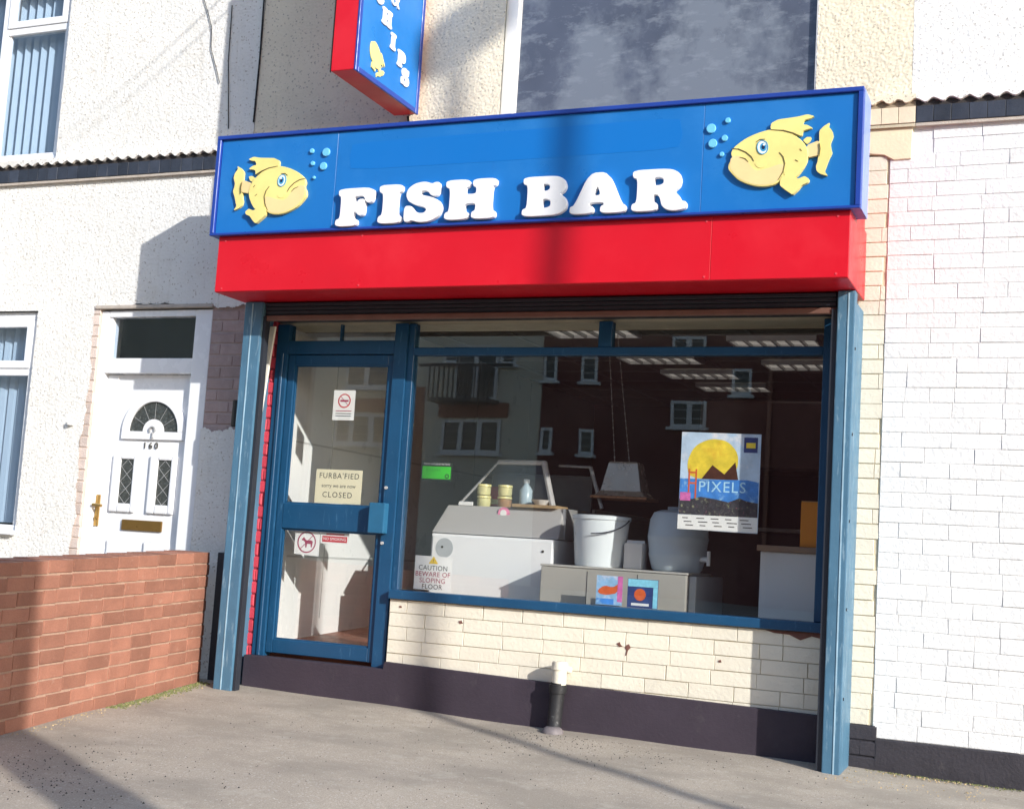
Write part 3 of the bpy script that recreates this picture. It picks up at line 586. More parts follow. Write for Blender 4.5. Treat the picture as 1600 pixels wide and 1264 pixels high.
em = MB(); em.box(.140, .168, -.640, -.612, 2.819, 3.412); em.build('edge_trim', trim_blue, fs, .003); em = MB(); em.box(4.036, 4.064, -.640, -.612, 2.819, 3.412); em.build('edge_trim', trim_blue, fs, .003)
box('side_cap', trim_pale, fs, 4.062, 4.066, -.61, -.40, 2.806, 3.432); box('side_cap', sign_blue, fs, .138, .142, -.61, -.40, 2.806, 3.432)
box('back_box', sign_red, fs, .20, 4.0, -.40, -.02, 2.83, 3.10)
FF = FX(-.6215)
MB().prism(chaikin([(1.10, 3.17), (2.2, 3.168), (3.10, 3.175), (3.12, 3.25), (3.10, 3.345), (2.1, 3.34), (1.10, 3.335), (1.085, 3.25)], 1, .12), FF, -.001, .0008).build('blank_patch', sign_blue2, tr)
GL = {
'F': (1.1, [[(0,0),(.62,0),(.62,.15),(.5,.2),(.5,.37),(.60,.37),(.66,.28),(.82,.28),(.82,.70),(.66,.70),(.60,.61),(.5,.61),(.5,.80),(.80,.80),(.87,.62),(1.05,.62),(1.1,1.0),(.05,1.0),(.05,.84),(.13,.79),(.13,.2),(0,.16)]]),
'I': (.64, [[(0,0),(.64,0),(.64,.16),(.52,.22),(.52,.78),(.64,.84),(.64,1),(0,1),(0,.84),(.12,.78),(.12,.22),(0,.16)]]),
'H': (1.36, [[(0,0),(.62,0),(.62,.16),(.52,.2),(.52,.4),(.84,.4),(.84,.2),(.74,.16),(.74,0),(1.36,0),(1.36,.16),(1.24,.2),(1.24,.8),(1.36,.84),(1.36,1),(.74,1),(.74,.84),(.84,.8),(.84,.62),(.52,.62),(.52,.8),(.62,.84),(.62,1),(0,1),(0,.84),(.12,.8),(.12,.2),(0,.16)]]),
'B': (1.14, [[(0,0),(.75,0),(.98,.04),(1.12,.15),(1.14,.3),(1.08,.44),(.94,.53),(1.06,.62),(1.1,.74),(1.05,.9),(.9,.98),(.7,1),(0,1),(0,.84),(.12,.8),(.12,.2),(0,.16)], [(.5,.62),(.62,.62),(.7,.67),(.7,.77),(.62,.82),(.5,.82)], [(.5,.18),(.63,.18),(.74,.23),(.74,.37),(.63,.43),(.5,.43)]]),
'A': (1.38, [[(0,0),(.57,0),(.57,.15),(.46,.19),(.49,.27),(.83,.27),(.86,.19),(.77,.15),(.77,0),(1.38,0),(1.38,.16),(1.27,.2),(.92,1),(.45,1),(.11,.2),(0,.16)], [(.55,.43),(.77,.43),(.66,.72)]]),
'R': (1.29, [[(0,0),(.6,0),(.6,.16),(.5,.2),(.5,.4),(.6,.4),(.68,.3),(.72,.12),(.82,.02),(1.0,-.02),(1.29,.02),(1.29,.17),(1.17,.2),(1.1,.34),(.98,.45),(1.12,.56),(1.15,.72),(1.1,.88),(.95,.97),(.72,1),(0,1),(0,.84),(.12,.8),(.12,.2),(0,.16)], [(.5,.6),(.66,.6),(.75,.65),(.75,.76),(.66,.82),(.5,.82)]]),
'S': (1.06, [[(.02,.02),(.14,.0),(.22,.05),(.45,-.02),(.75,0),(.98,.12),(1.06,.32),(.98,.5),(.78,.6),(.48,.67),(.42,.74),(.5,.81),(.66,.78),(.76,.66),(.94,.66),(.96,.98),(.84,.99),(.76,.95),(.55,1.02),(.28,.98),(.1,.86),(.05,.7),(.12,.54),(.32,.44),(.58,.37),(.66,.29),(.58,.2),(.42,.2),(.28,.28),(.2,.4),(.02,.4)]]),
'C': (1.06, [[(1.0,.66),(.98,.98),(.86,.98),(.78,.93),(.58,1.02),(.25,.95),(.03,.72),(0,.45),(.12,.15),(.4,-.02),(.72,.0),(.98,.15),(1.05,.32),(.9,.36),(.75,.22),(.58,.2),(.46,.33),(.45,.62),(.55,.8),(.7,.78),(.8,.66)]]),
'P': (1.06, [[(0,0),(.62,0),(.62,.16),(.5,.2),(.5,.33),(.75,.33),(1.0,.43),(1.06,.66),(1.0,.88),(.78,1),(0,1),(0,.84),(.12,.8),(.12,.2),(0,.16)], [(.5,.52),(.62,.52),(.7,.58),(.7,.75),(.62,.81),(.5,.81)]]),
}
def glyph(ch, fn, x, z, wd, ht, depth, parent, m, name='letter'):
    w0, cs = GL[ch]; cs = [[(p[0]*wd/w0, p[1]*ht) for p in chaikin(c, 2, .2)] for c in cs]
    vf = curve_mesh(cs, depth/2-.003, .003)
    return put(vf, fn, name, m, parent, x, z, w_=depth/2)
for ch, x0, x1, z0, z1 in (('F',1.042,1.290,2.824,3.046),('I',1.325,1.470,2.830,3.054),('S',1.490,1.732,2.832,3.058),('H',1.755,2.064,2.834,3.060),('B',2.233,2.492,2.834,3.052),('A',2.516,2.831,2.834,3.056),('R',2.868,3.166,2.834,3.056)):
    g_ = glyph(ch, FF, x0, z0, x1-x0, z1-z0, .034, fs, letter_white)
FISH = {
 'body':[(-0.253,0.014),(-0.240,0.043),(-0.212,0.066),(-0.179,0.088),(-0.142,0.105),(-0.099,0.119),(-0.052,0.129),(0.000,0.123),(0.053,0.105),(0.091,0.080),(0.125,0.049),(0.145,0.014),(0.151,-0.025),(0.143,-0.063),(0.121,-0.100),(0.085,-0.122),(0.028,-0.114),(0.024,-0.133),(0.006,-0.152),(-0.017,-0.167),(-0.063,-0.174),(-0.111,-0.170),(-0.159,-0.155),(-0.208,-0.131),(-0.244,-0.094),(-0.264,-0.069),(-0.261,-0.039),(-0.243,-0.011)],
 'dorsal_fin':[(-0.050,0.138),(-0.047,0.164),(-0.012,0.181),(0.045,0.185),(0.092,0.189),(0.138,0.198),(0.175,0.185),(0.153,0.175),(0.125,0.171),(0.112,0.146),(0.140,0.141),(0.168,0.123),(0.136,0.118),(0.118,0.112),(0.114,0.083),(0.067,0.098),(0.010,0.115),(-0.042,0.123)],
 'back_spike':[(0.120,0.062),(0.138,0.078),(0.163,0.076),(0.154,0.054),(0.139,0.041)],
 'tail_stem':[(0.139,0.033),(0.203,0.056),(0.211,0.009),(0.206,-0.021),(0.148,-0.032)],
 'tail_fin':[(0.203,0.048),(0.201,0.106),(0.223,0.129),(0.252,0.146),(0.246,0.127),(0.266,0.102),(0.273,0.073),(0.259,0.035),(0.264,0.006),(0.270,-0.013),(0.253,-0.050),(0.244,-0.079),(0.234,-0.107),(0.253,-0.134),(0.214,-0.120),(0.195,-0.104),(0.190,-0.080),(0.198,-0.057),(0.200,-0.028),(0.207,0.010)],
 'side_fin':[(0.012,-0.173),(0.013,-0.142),(0.027,-0.119),(0.066,-0.126),(0.104,-0.143),(0.136,-0.130),(0.160,-0.146),(0.156,-0.164),(0.124,-0.177),(0.102,-0.205),(0.079,-0.225),(0.041,-0.197)],
 'belly_fin':[(0.023,-0.090),(0.083,-0.079),(0.130,-0.086),(0.103,-0.123),(0.085,-0.137),(0.038,-0.126)],
 'eye':[(-0.088,0.074),(-0.064,0.061),(-0.056,0.033),(-0.063,0.007),(-0.085,-0.004),(-0.106,0.010),(-0.115,0.037),(-0.108,0.064)],
 'cheek':[(-0.124,-0.049),(-0.107,-0.041),(-0.078,-0.042),(-0.061,-0.051),(-0.068,-0.070),(-0.091,-0.076),(-0.111,-0.068)],
}
FLN = {'mouth':[(-0.250,0.039),(-0.211,0.034),(-0.171,0.014),(-0.142,-0.012),(-0.128,-0.036)], 'lip':[(-0.204,-0.010),(-0.175,-0.020),(-0.158,-0.038)], 'gill':[(0.003,0.003),(0.023,-0.022),(0.033,-0.057),(0.026,-0.100),(0.001,-0.144)], 'brow':[(-0.121,0.065),(-0.102,0.078),(-0.074,0.078)], 'scale_mark':[(0.107,0.016),(0.117,0.004)], 'scale_mark2':[(0.086,-0.041),(0.101,-0.051)], 'fin_line':[(-0.045,0.127),(0.02,0.118),(0.07,0.101),(0.112,0.08)], 'tail_line':[(0.205,0.04),(0.21,0.01),(0.206,-0.03)]}
def fish(parent, cx, cz, mir, sc=1.0, fn=FF, name='fish', detail=True, rot=0):
    c, s_ = math.cos(rot), math.sin(rot)
    T = lambda pts: [(cx+mir*sc*(p[0]*c-p[1]*s_), cz+sc*(p[0]*s_+p[1]*c)) for p in pts]
    P = MB(); P.prism(T(chaikin(FISH['body'], 1)), fn, 0, .022*sc); body = P.build(name, fish_yellow, parent, .002)
    for k, th, m in (('dorsal_fin', .017, fish_yellow), ('back_spike', .0155, fish_yellow), ('tail_stem', .0185, fish_pale), ('tail_fin', .0165, fish_yellow), ('side_fin', .025, fish_yellow), ('belly_fin', .0235, fish_yellow)):
        P = MB(); P.prism(T(chaikin(FISH[k], 1, .15)), fn, 0, th*sc); P.build(k, m, body)
    if not detail: return body
    hp = [(-0.25,-0.005),(-.21,.0),(-.165,-.03),(-.12,-.09),(-.06,-.08),(0,-.06),(.028,-.06),(.022,-.10),(0,-.147),(-.02,-.16),(-.063,-.167),(-.111,-.163),(-.157,-.148),(-.204,-.124),(-.238,-.088),(-.255,-.06)]
    P = MB(); P.prism(T(chaikin(hp, 1)), fn, .021, .0232); P.build('jaw', fish_pale, body)
    for k, (q, m, d) in {'eye': (1., eye_white, .0245), 'iris': (.62, eye_blue, .0252), 'pupil': (.33, eye_dark, .0259)}.items():
        ec = (-.086, .035); P = MB(); P.prism(T(chaikin([(ec[0]+(p[0]-ec[0])*q+(0 if k == 'eye' else .004), ec[1]+(p[1]-ec[1])*q) for p in FISH['eye']], 2)), fn, .021, d); P.build(k, m, body)
    P = MB(); P.prism(T(circ(-.078, .048, .006, 10)), fn, .022, .0265); P.build('eye_glint', paper, body)
    P = MB(); ring = [(p[0], p[1]) for p in chaikin(FISH['eye'], 2)]; stroke(P, T(ring+[ring[0]]), .0035, fn, .022, .0268); P.build('eye_outline', eye_blue, body)
    P = MB(); P.prism(T(chaikin(FISH['cheek'], 2)), fn, .021, .0242); P.build('cheek', fish_yellow, body)
    for k, pts in FLN.items(): P = MB(); stroke(P, T(pts), .0045, fn, .020, .0250); P.build('outline_mark', fish_line, body)
    return body
fish(fs, 3.645, 3.11, 1); fish(fs, .556, 3.09, -1)
for x, z, r in ((.826,3.302,.015),(.926,3.288,.026),(.838,3.224,.014),(.914,3.203,.024),(.855,3.136,.010),(3.278,3.270,.026),(3.366,3.308,.015),(3.353,3.213,.017),(3.290,3.188,.024),(3.342,3.126,.013)):
    P = MB(); P.prism(circ(x, z, r, 14), FF, 0, .014); P.build('bubble', bubble_mat, fs, .003)

# ================================================================== PROJECTING SIGN
ps = thing('projecting_sign', (1.135, -.1, 3.69), 'red and blue CHIPS sign projecting from the wall above the fascia', 'sign')
sb = box('sign_case', sign_red, ps, 1.052, 1.214, -.855, -.06, 3.695, 5.3, bevel=.004)
bo = MB(); bo.box(1.207, 1.222, -.858, -.826, 3.69, 5.3); bo.box(1.207, 1.222, -.092, -.058, 3.69, 5.3); bo.box(1.207, 1.222, -.826, -.092, 3.69, 3.722); bo.build('edge_trim', trim_blue, ps, .002)
box('sign_face', sign_blue, ps, 1.213, 1.2165, -.826, -.092, 3.722, 5.3); box('trim_line', cable_black, ps, 1.048, 1.0515, -.858, -.848, 3.69, 5.3)
br = MB(); br.box(1.10, 1.16, -.062, .0, 3.72, 3.78); br.box(1.10, 1.16, -.062, .0, 4.9, 4.96); br.build('bracket', shutter_grey, ps)
FS2 = SIDE(1.2165)
for ch, y, z, wd, ht in (('H', -.600, 4.080, .118, .10), ('I', -.478, 3.968, .062, .10), ('P', -.378, 3.900, .10, .10), ('S', -.315, 3.808, .102, .104), ('C', -.70, 4.178, .105, .11), ('H', -.60, 4.9, .12, .1)):
    glyph(ch, FS2, y, z, wd, ht, .010, ps, letter_white)
put(text_mesh('&', .17, .005), FS2, 'ampersand', letter_white, ps, -.455, 4.29, w_=.005)
fish(ps, -.625, 3.845, 1, .40, FS2, 'fish', False, rot=-1.0)
ps_cab = MB(); ps_cab.tube([(1.13, -.02, 3.70), (1.14, -.012, 3.6), (1.14, -.008, 3.45)], .008, 8); tag(ps_cab.build('sign_cable', cable_black), 'short black cable dropping below the projecting CHIPS sign', 'cable')

# ================================================================== GARDEN WALL
gw = thing('garden_wall', (.15, -1.2, .02), 'low orange red brick garden wall left of the shop post', 'wall')
A0 = Vector((.0, -.14, 0)); B0 = Vector((.335, -2.18, 0)); U = (A0-B0).normalized()
top_a, top_b = .868, .792
O3 = Vector((B0.x, B0.y, top_b-.84)); U3 = (Vector((A0.x, A0.y, top_a)) - Vector((B0.x, B0.y, top_b))).normalized(); Lw = (A0-B0).length
V3 = Vector((0,0,1)); inw = U3.cross(V3)*-1
def wallpt(s, h, t): return O3 + U3*s + V3*h + inw*t
cm = MB(); cm.add([wallpt(s, h, t) for s in (-1.3, Lw-.004) for h in (-.2, .835) for t in (.005, .205)], [(0,1,3,2), (4,6,7,5), (0,4,5,1), (2,3,7,6), (0,2,6,4), (1,5,7,3)]); cm.build('mortar_core', mortar, gw)
lb = brick_meshes('brick', .225-.010, .0655, .214, brick_orange, 12, .003, .0022)
lay(gw, 'brick', lb, U3, V3, O3, -1.3, Lw, 0.002, 11, .225, .0763, .010, headers=.06, proud=.003)

# ================================================================== PIPE
pp = thing('drain_pipe', (2.41, -.12, -.04), 'short cream and black drain pipe at the foot of the shop wall', 'pipe')
m_ = MB(); m_.tube([(2.418, -.135, .262), (2.418, -.135, .39)], [.040, .040], 16); m_.tube([(2.418, -.135, .345), (2.418, -.135, .385)], .047, 16); m_.tube([(2.418, -.135, .36), (2.45, -.06, .34)], .02, 10); m_.build('cream_socket', cream_brick, pp, smooth=True)
m_ = MB(); m_.tube([(2.414, -.135, .27), (2.405, -.14, .06), (2.41, -.16, .0), (2.42, -.20, -.035)], [.043, .040, .042, .046], 14); m_.tube([(2.412, -.135, .215), (2.412, -.135, .262)], .05, 14); m_.build('black_pipe', black_plastic, pp, smooth=True)
m_ = MB(); m_.lathe((2.42, -.20, GZ(2.42,-.2)-.004), [(.062, 0), (.060, .012), (.052, .026), (.040, .034), (0, .036)], 20); m_.build('pipe_shoe', mat('grey_shoe', (.17,.15,.155), .6, .2, 25), pp, smooth=True)

# ================================================================== PLANK, CABLES ON WALL
pk = MB(); pk.prism([(.292, 2.33), (.328, 2.33), (.251, 1.522), (.217, 1.522)], FX(-.10), 0, .018); tag(pk.build('leaning_plank', cream_plank), 'thin white strip leaning behind the left blue post', 'plank')
cb = MB(); cb.tube([(-.56, -.012, 4.9), (-.55, -.012, 4.67), (-.50, -.012, 4.56), (-.46, -.012, 4.45), (-.45, -.012, 4.3), (-.39, -.012, 4.15), (-.355, -.012, 4.05)], .0028, 6); tag(cb.build('wall_cable', cable_black), 'thin kinked dark cable on the white wall near the upstairs window', 'cable')
cb = MB(); cb.tube([(-.047, -.008, 5.0), (-.05, -.01, 4.6), (-.045, -.008, 4.2), (-.05, -.01, 3.75)], .006, 6); tag(cb.build('wall_cable', cable_black), 'straight dark cable along the joint between house and shop', 'cable')
cb = MB(); cb.tube([(-.31, -.008, 4.6), (-.30, -.008, 4.2), (-.25, -.008, 3.72)], .0035, 6); tag(cb.build('wall_cable', cable_black), 'hairline grey cable on the white wall just left of the joint', 'cable')

# ================================================================== SHOP CONTENTS
GI = .029
def notice(name, label, cat, x0, x1, z0, z1, m, y=GI, tilt=0):
    t = thing(name, ((x0+x1)/2, y, z0), label, cat); s_ = math.tan(tilt)
    MB().prism([(x0, z0), (x1, z0+s_*(x1-x0)), (x1, z1+s_*(x1-x0)), (x0, z1)], FX(y+.0012), 0, .0012).build('sheet', m, t); return t
def ink_text(t, txt, x, z, size, m, y=GI, w_=.0006, space=1.0, sx=1): put(text_mesh(txt, size, 0, space=space), FX(y), 'lettering', m, t, x, z, sx=sx, w_=w_)
n1 = notice('no_smoking_notice', 'white no smoking notice with red ring high on the shop door', 'notice', .716, .873, 1.748, 1.940, paper)
m_ = MB(); ring_mesh(m_, .796, 1.872, .038, .046, FX(GI), .0003, .0008); m_.build('red_ring', ink_red, n1); m_ = MB(); stroke(m_, [(.768, 1.90), (.824, 1.845)], .007, FX(GI), .0004, .001); m_.box(.766, .826, GI-.0007, GI-.0003, 1.866, 1.878); m_.build('cigarette_mark', ink_red2, n1)
for k, z in enumerate((1.805, 1.788, 1.773)): box('text_line', ink_red2 if k == 0 else ink, n1, .738, .852, GI-.0006, GI-.0002, z, z+.005)
n2 = notice('closed_notice', 'cream CLOSED notice on the shop door above the middle rail', 'notice', .632, .967, 1.219, 1.433, paper_cream)
ink_text(n2, "FURBA'FIED", .80, 1.392, .050, ink, space=1.15); ink_text(n2, 'sorry we are now', .80, 1.330, .034, ink); ink_text(n2, 'CLOSED', .795, 1.272, .050, ink, space=1.25)
n3 = notice('no_dogs_notice', 'white no dogs sticker with dog in a red ring on the shop door', 'sticker', .512, .693, .889, 1.044, paper, tilt=-.04)
m_ = MB(); ring_mesh(m_, .600, .966, .060, .068, FX(GI), .0003, .0008); stroke(m_, [(.555, .92), (.645, 1.012)], .008, FX(GI), .0004, .001); m_.build('red_ring', ink_red2, n3)
MB().prism([(.565, .985), (.578, .998), (.590, .985), (.600, .978), (.632, .980), (.645, .972), (.640, .935), (.633, .935), (.630, .956), (.604, .956), (.601, .932), (.593, .932), (.590, .962), (.578, .976), (.566, .976)], FX(GI), .0003, .0007).build('dog_shape', ink_red2, n3)
n4 = notice('red_strip_notice', 'small red and white NO SMOKING strip beside the no dogs sticker', 'sticker', .700, .904, .966, 1.040, paper)
box('red_band', ink_red, n4, .712, .892, GI-.0006, GI-.0001, .976, 1.014); ink_text(n4, 'NO SMOKING', .802, .995, .026, paper, w_=.001); box('red_band', ink_red, n4, .74, .87, GI-.0006, GI-.0001, 1.020, 1.030)
n5 = notice('green_rating_sticker', 'bright green and black sticker at the left of the shop window', 'sticker', 1.376, 1.585, 1.390, 1.508, black_st, tilt=-.02)
box('green_panel', green_st, n5, 1.384, 1.577, GI-.0007, GI-.0001, 1.400, 1.476); m_ = MB(); ring_mesh(m_, 1.553, 1.418, .008, .014, FX(GI), .0006, .0012); m_.build('green_ring', black_st, n5); ink_text(n5, 'FOOD HYGIENE RATING', 1.48, 1.490, .016, paper); ink_text(n5, '0 1 2 3 4 5', 1.46, 1.452, .022, mat('ink_green', (.02,.25,.02), .6, 0), w_=.0011)
n6 = notice('caution_notice', 'white CAUTION sloping floor notice in the lower left window corner', 'notice', 1.378, 1.626, .726, .930, paper)
MB().prism([(1.470, .885), (1.534, .885), (1.502, .930)], FX(GI), .0003, .0008).build('warning_triangle', yellow_st, n6); ink_text(n6, '!', 1.502, .900, .034, ink, w_=.0011)
for txt, z, m in (('CAUTION', .858, ink), ('BEWARE OF', .820, ink_red2), ('SLOPING', .782, ink_red2), ('FLOOR', .745, ink)): ink_text(n6, txt, 1.502, z, .042, m, space=1.05)
po = notice('film_poster', 'blue and yellow film poster on the right of the shop window', 'poster', 3.016, 3.470, 1.174, 1.724, p_sky, tilt=-.012)
FP = FX(GI)
MB().prism(chaikin([(3.07, 1.46), (3.05, 1.55), (3.09, 1.645), (3.18, 1.69), (3.28, 1.68), (3.345, 1.61), (3.345, 1.52), (3.29, 1.46)], 2), FP, .0003, .0007).build('yellow_disc', p_sun, po)
MB().prism([(3.14, 1.46), (3.20, 1.54), (3.27, 1.49), (3.33, 1.56), (3.35, 1.46)], FP, .0003, .0009).build('dark_hills', p_brown, po)
MB().prism([(3.018, 1.335), (3.466, 1.33), (3.466, 1.45), (3.4, 1.462), (3.2, 1.458), (3.018, 1.46)], FP, .0003, .0011).build('sea_band', p_sea, po)
MB().prism([(3.018, 1.258), (3.466, 1.254), (3.466, 1.335), (3.40, 1.345), (3.36, 1.36), (3.30, 1.335), (3.22, 1.35), (3.14, 1.36), (3.09, 1.345), (3.018, 1.345)], FP, .0003, .0013).build('dark_foreground', p_dark, po)
m_ = MB(); m_.box(3.065, 3.074, GI-.0018, GI-.0004, 1.35, 1.515); m_.box(3.105, 3.114, GI-.0018, GI-.0004, 1.35, 1.515); m_.box(3.074, 3.105, GI-.0018, GI-.0004, 1.49, 1.50); m_.box(3.074, 3.105, GI-.0018, GI-.0004, 1.43, 1.44); m_.build('bridge_tower', p_orange, po)
ink_text(po, 'PIXELS', 3.26, 1.415, .085, p_title, w_=.0022, space=1.12)
box('corner_picture', p_navy, po, 3.375, 3.452, GI-.0012, GI-.0003, 1.615, 1.70); box('corner_picture_sun', p_sun, po, 3.388, 3.44, GI-.0018, GI-.0011, 1.64, 1.67)
box('pink_flash', p_pink, po, 3.022, 3.082, GI-.0026, GI-.0014, 1.335, 1.382)
box('white_strip', paper, po, 3.014, 3.468, GI-.0024, GI-.0012, 1.174, 1.256)
for k, z in enumerate((1.236, 1.216, 1.196)):
    for q in range(5): box('text_line', ink, po, 3.04+.082*q+.01*k, 3.04+.082*q+.01*k+random.uniform(.03,.06), GI-.0028, GI-.0023, z, z+.005)
l1 = notice('leaflet', 'pale blue leaflet with red picture in the window above the sill', 'leaflet', 2.552, 2.710, .720, .885, p_mix)
MB().prism(chaikin([(2.56, .80), (2.60, .83), (2.65, .82), (2.69, .845), (2.68, .79), (2.62, .775), (2.57, .78)], 1), FP, .0003, .0008).build('red_splash', p_orange, l1); box('pink_edge', p_pink, l1, 2.68, 2.71, GI-.0009, GI-.0001, .74, .885); box('blue_band', p_sea, l1, 2.555, 2.66, GI-.0009, GI-.0001, .724, .755)
l2 = notice('leaflet', 'navy leaflet with orange ball and blue edge in the window above the sill', 'leaflet', 2.740, 2.920, .716, .878, p_navy)
box('blue_band', mat('leaflet_cyan', (.25,.62,.78), .4, .2, 30), l2, 2.742, 2.918, GI-.0008, GI-.0001, .835, .876); box('blue_edge', MATS['leaflet_cyan'], l2, 2.892, 2.918, GI-.0007, GI-.0001, .718, .834); MB().prism(chaikin(circ(2.815, .79, .036, 9), 1), FP, .0003, .0008).build('orange_ball', p_orange, l2); box('white_line', paper, l2, 2.765, 2.87, GI-.0008, GI-.0001, .728, .742)

c1 = thing('freezer_cabinet', (1.7, .6, .32), 'white cabinet back with grey disc behind the caution notice', 'cabinet')
box('body', white_lam, c1, 1.285, 2.128, .42, 1.0, .33, 1.075, bevel=.008, seg=2); box('back_panel', white_lam, c1, 1.297, 2.118, .413, .421, .36, 1.062, bevel=.003)
MB().prism(circ(1.385, .985, .062, 24), FX(.413), 0, .002).build('grey_disc', grey_disc, c1)
for x, z in ((1.37, .99), (2.06, 1.0)): m_ = MB(); m_.tube([(x, .412, z), (x, .408, z)], .008, 8); m_.build('screw', ink, c1)
SH = Vector((.055, -.13, 0)); _n0 = set(bpy.data.objects)
c2 = thing('heated_display', (1.6, .95, 1.08), 'stainless chip shop display with glass front on the white cabinet', 'display')
MB().add([(1.20, .60, 1.08), (2.08, .60, 1.08), (2.08, 1.3, 1.08), (1.20, 1.3, 1.08), (1.25, .72, 1.265), (2.06, .72, 1.275), (2.06, 1.3, 1.275), (1.25, 1.3, 1.265)], [(3,2,1,0), (4,5,6,7), (0,1,5,4), (1,2,6,5), (2,3,7,6), (3,0,4,7)]).build('steel_base', steel, c2, .01, 2)
m_ = MB(); m_.tube([(1.54, .84, 1.565), (1.865, .84, 1.57)], .016, 8); m_.build('top_rail', steel, c2); m_ = MB(); m_.tube([(1.86, .84, 1.575), (1.965, .78, 1.275)], .020, 8); m_.build('front_rail', steel, c2); m_ = MB(); m_.tube([(1.54, .84, 1.565), (1.30, .78, 1.27)], .009, 8); m_.build('side_rail', steel_dull, c2)
MB().add([(1.32, .79, 1.275), (1.95, .79, 1.275), (1.855, .845, 1.56), (1.55, .845, 1.56)], [(0,1,2,3)]).build('glass_front', CLEAR, c2)
m_ = MB(); m_.tube([(2.09, 1.1, 1.57), (2.20, 1.05, 1.30)], .013, 8); m_.tube([(1.86, 1.12, 1.575), (2.09, 1.1, 1.57)], .008, 8); m_.build('rear_rail', steel_dull, c2)
box('tray', mat('brown_tray', (.36,.25,.14), .5, .2, 20), c2, 1.72, 2.02, .68, .9, 1.272, 1.292)
for x, y, z, lab in ((1.452, .84, 1.27, 'lower left yellow jar inside the chip shop display'), (1.448, .84, 1.345, 'upper left yellow jar stacked inside the chip shop display'), (1.600, .84, 1.345, 'upper yellow tub stacked beside the bottle in the display'), (1.600, .84, 1.27, 'lower brown tub beneath a yellow tub in the display')):
    t = thing('jar', (x, y, z), lab, 'jar', 'jars in the display'); m_ = MB(); m_.lathe((x, y, z), [(0, 0), (.042, 0), (.046, .012), (.046, .05), (.040, .056), (0, .056)], 16); m_.build('body', jar_mat if 'brown' not in lab else mat('brown_tub', (.35,.20,.10), .4, .1), t, smooth=True)
    m_ = MB(); m_.lathe((x, y, z), [(0, .072), (.047, .070), (.049, .056), (0, .0562)], 16); m_.build('lid', jar_lid, t, smooth=True)
t = thing('bottle', (1.74, .86, 1.27), 'pale blue bottle standing in the chip shop display', 'bottle'); m_ = MB(); m_.lathe((1.74, .86, 1.27), [(0, 0), (.04, 0), (.042, .01), (.042, .12), (.018, .155), (.018, .165)], 16); m_.build('body', bottle_mat, t, smooth=True); m_ = MB(); m_.lathe((1.74, .86, 1.27), [(.02, .165), (.02, .19), (0, .192)], 14); m_.build('cap', white_lam, t)
t = thing('pink_sticker', (1.665, .70, 1.21), 'round pink sticker on the display front below the jars', 'sticker'); MB().prism(circ(1.665, 1.225, .042, 18), FX(.688), 0, .002).build('disc', pink_mat, t); MB().prism(circ(1.662, 1.228, .022, 14), FX(.686), 0, .002).build('centre', paper, t)
t = thing('sauce_bowl', (1.87, .78, 1.29), 'small white bowl on the display beside the bottle', 'bowl'); m_ = MB(); m_.lathe((1.875, .80, 1.292), [(.0, 0), (.035, 0), (.07, .035), (.066, .035), (.03, .006), (0, .006)], 18); m_.build('bowl', white_lam, t, smooth=True)
t = thing('red_box', (1.36, 1.25, 1.28), 'small red box at the back left of the chip shop display', 'box'); box('carton_body', mat('red_carton', (.45,.06,.05), .5, .2, 20), t, 1.30, 1.42, 1.16, 1.28, 1.29, 1.42, bevel=.004); box('label_band', jar_lid, t, 1.299, 1.421, 1.158, 1.281, 1.30, 1.335)
MB().add([(1.32, .80, 1.275), (1.55, .85, 1.56), (1.55, 1.25, 1.56), (1.32, 1.25, 1.275)], [(0,1,2,3)]).build('glass_side', CLEAR, c2); MB().add([(1.55, .85, 1.562), (1.86, .85, 1.567), (1.86, 1.25, 1.567), (1.55, 1.25, 1.562)], [(0,1,2,3)]).build('glass_top', CLEAR, c2)
box('rear_panel', mat('display_back', (.10,.11,.11), .4, .2, 6), c2, 1.32, 2.05, 1.26, 1.29, 1.275, 1.52); box('price_strip', paper, c2, 1.33, 1.43, .715, .722, 1.268, 1.292); box('side_pillar', steel_dull, c2, 2.062, 2.085, .70, 1.28, 1.08, 1.275)
for o in set(bpy.data.objects)-_n0:
    if o.parent is None: o.location = o.location + SH
c3 = thing('low_cabinet', (2.58, .45, .32), 'beige low cabinet behind the leaflets under the buckets', 'cabinet')
box('body', beige_lam, c3, 2.137, 3.035, .20, .75, .33, .914, bevel=.006, seg=2); box('top', mat('cabinet_top', (.46,.45,.42), .4, .05), c3, 2.132, 3.04, .195, .76, .915, .928, bevel=.003); box('end_unit', grey_lam, c3, 3.037, 3.08, .25, .9, .33, .911, bevel=.004)
for k in range(2): box('door_gap', dark_room, c3, 2.43+.31*k, 2.434+.31*k, .1985, .202, .36, .90)
b1 = thing('bucket', (2.425, .43, .929), 'white plastic bucket with handle on the beige cabinet', 'bucket')
m_ = MB(); m_.lathe((2.425, .43, .929), [(0, 0), (.145, 0), (.150, .012), (.172, .28), (.180, .283), (.182, .305), (.176, .307), (.170, .285), (.140, .02), (0, .02)], 32); m_.build('tub', bucket_mat, b1, smooth=True)
m_ = MB(); m_.tube([(2.425+.185*math.cos(a), .43-.03-.155*math.sin(a), 1.215-.09*math.sin(a)) for a in [math.pi*i/10*.5 for i in range(11)]], .004, 6); m_.build('handle', shutter_grey, b1)
m_ = MB(); m_.lathe((2.425, .43, .929), [(0, .300), (.165, .300), (.165, .31), (0, .314)], 32); m_.build('lid', mat('bucket_lid', (.30,.33,.36), .4, .1), b1)
b2 = thing('barrel', (2.905, .45, .929), 'pale blue plastic barrel behind the poster on the beige cabinet', 'barrel')
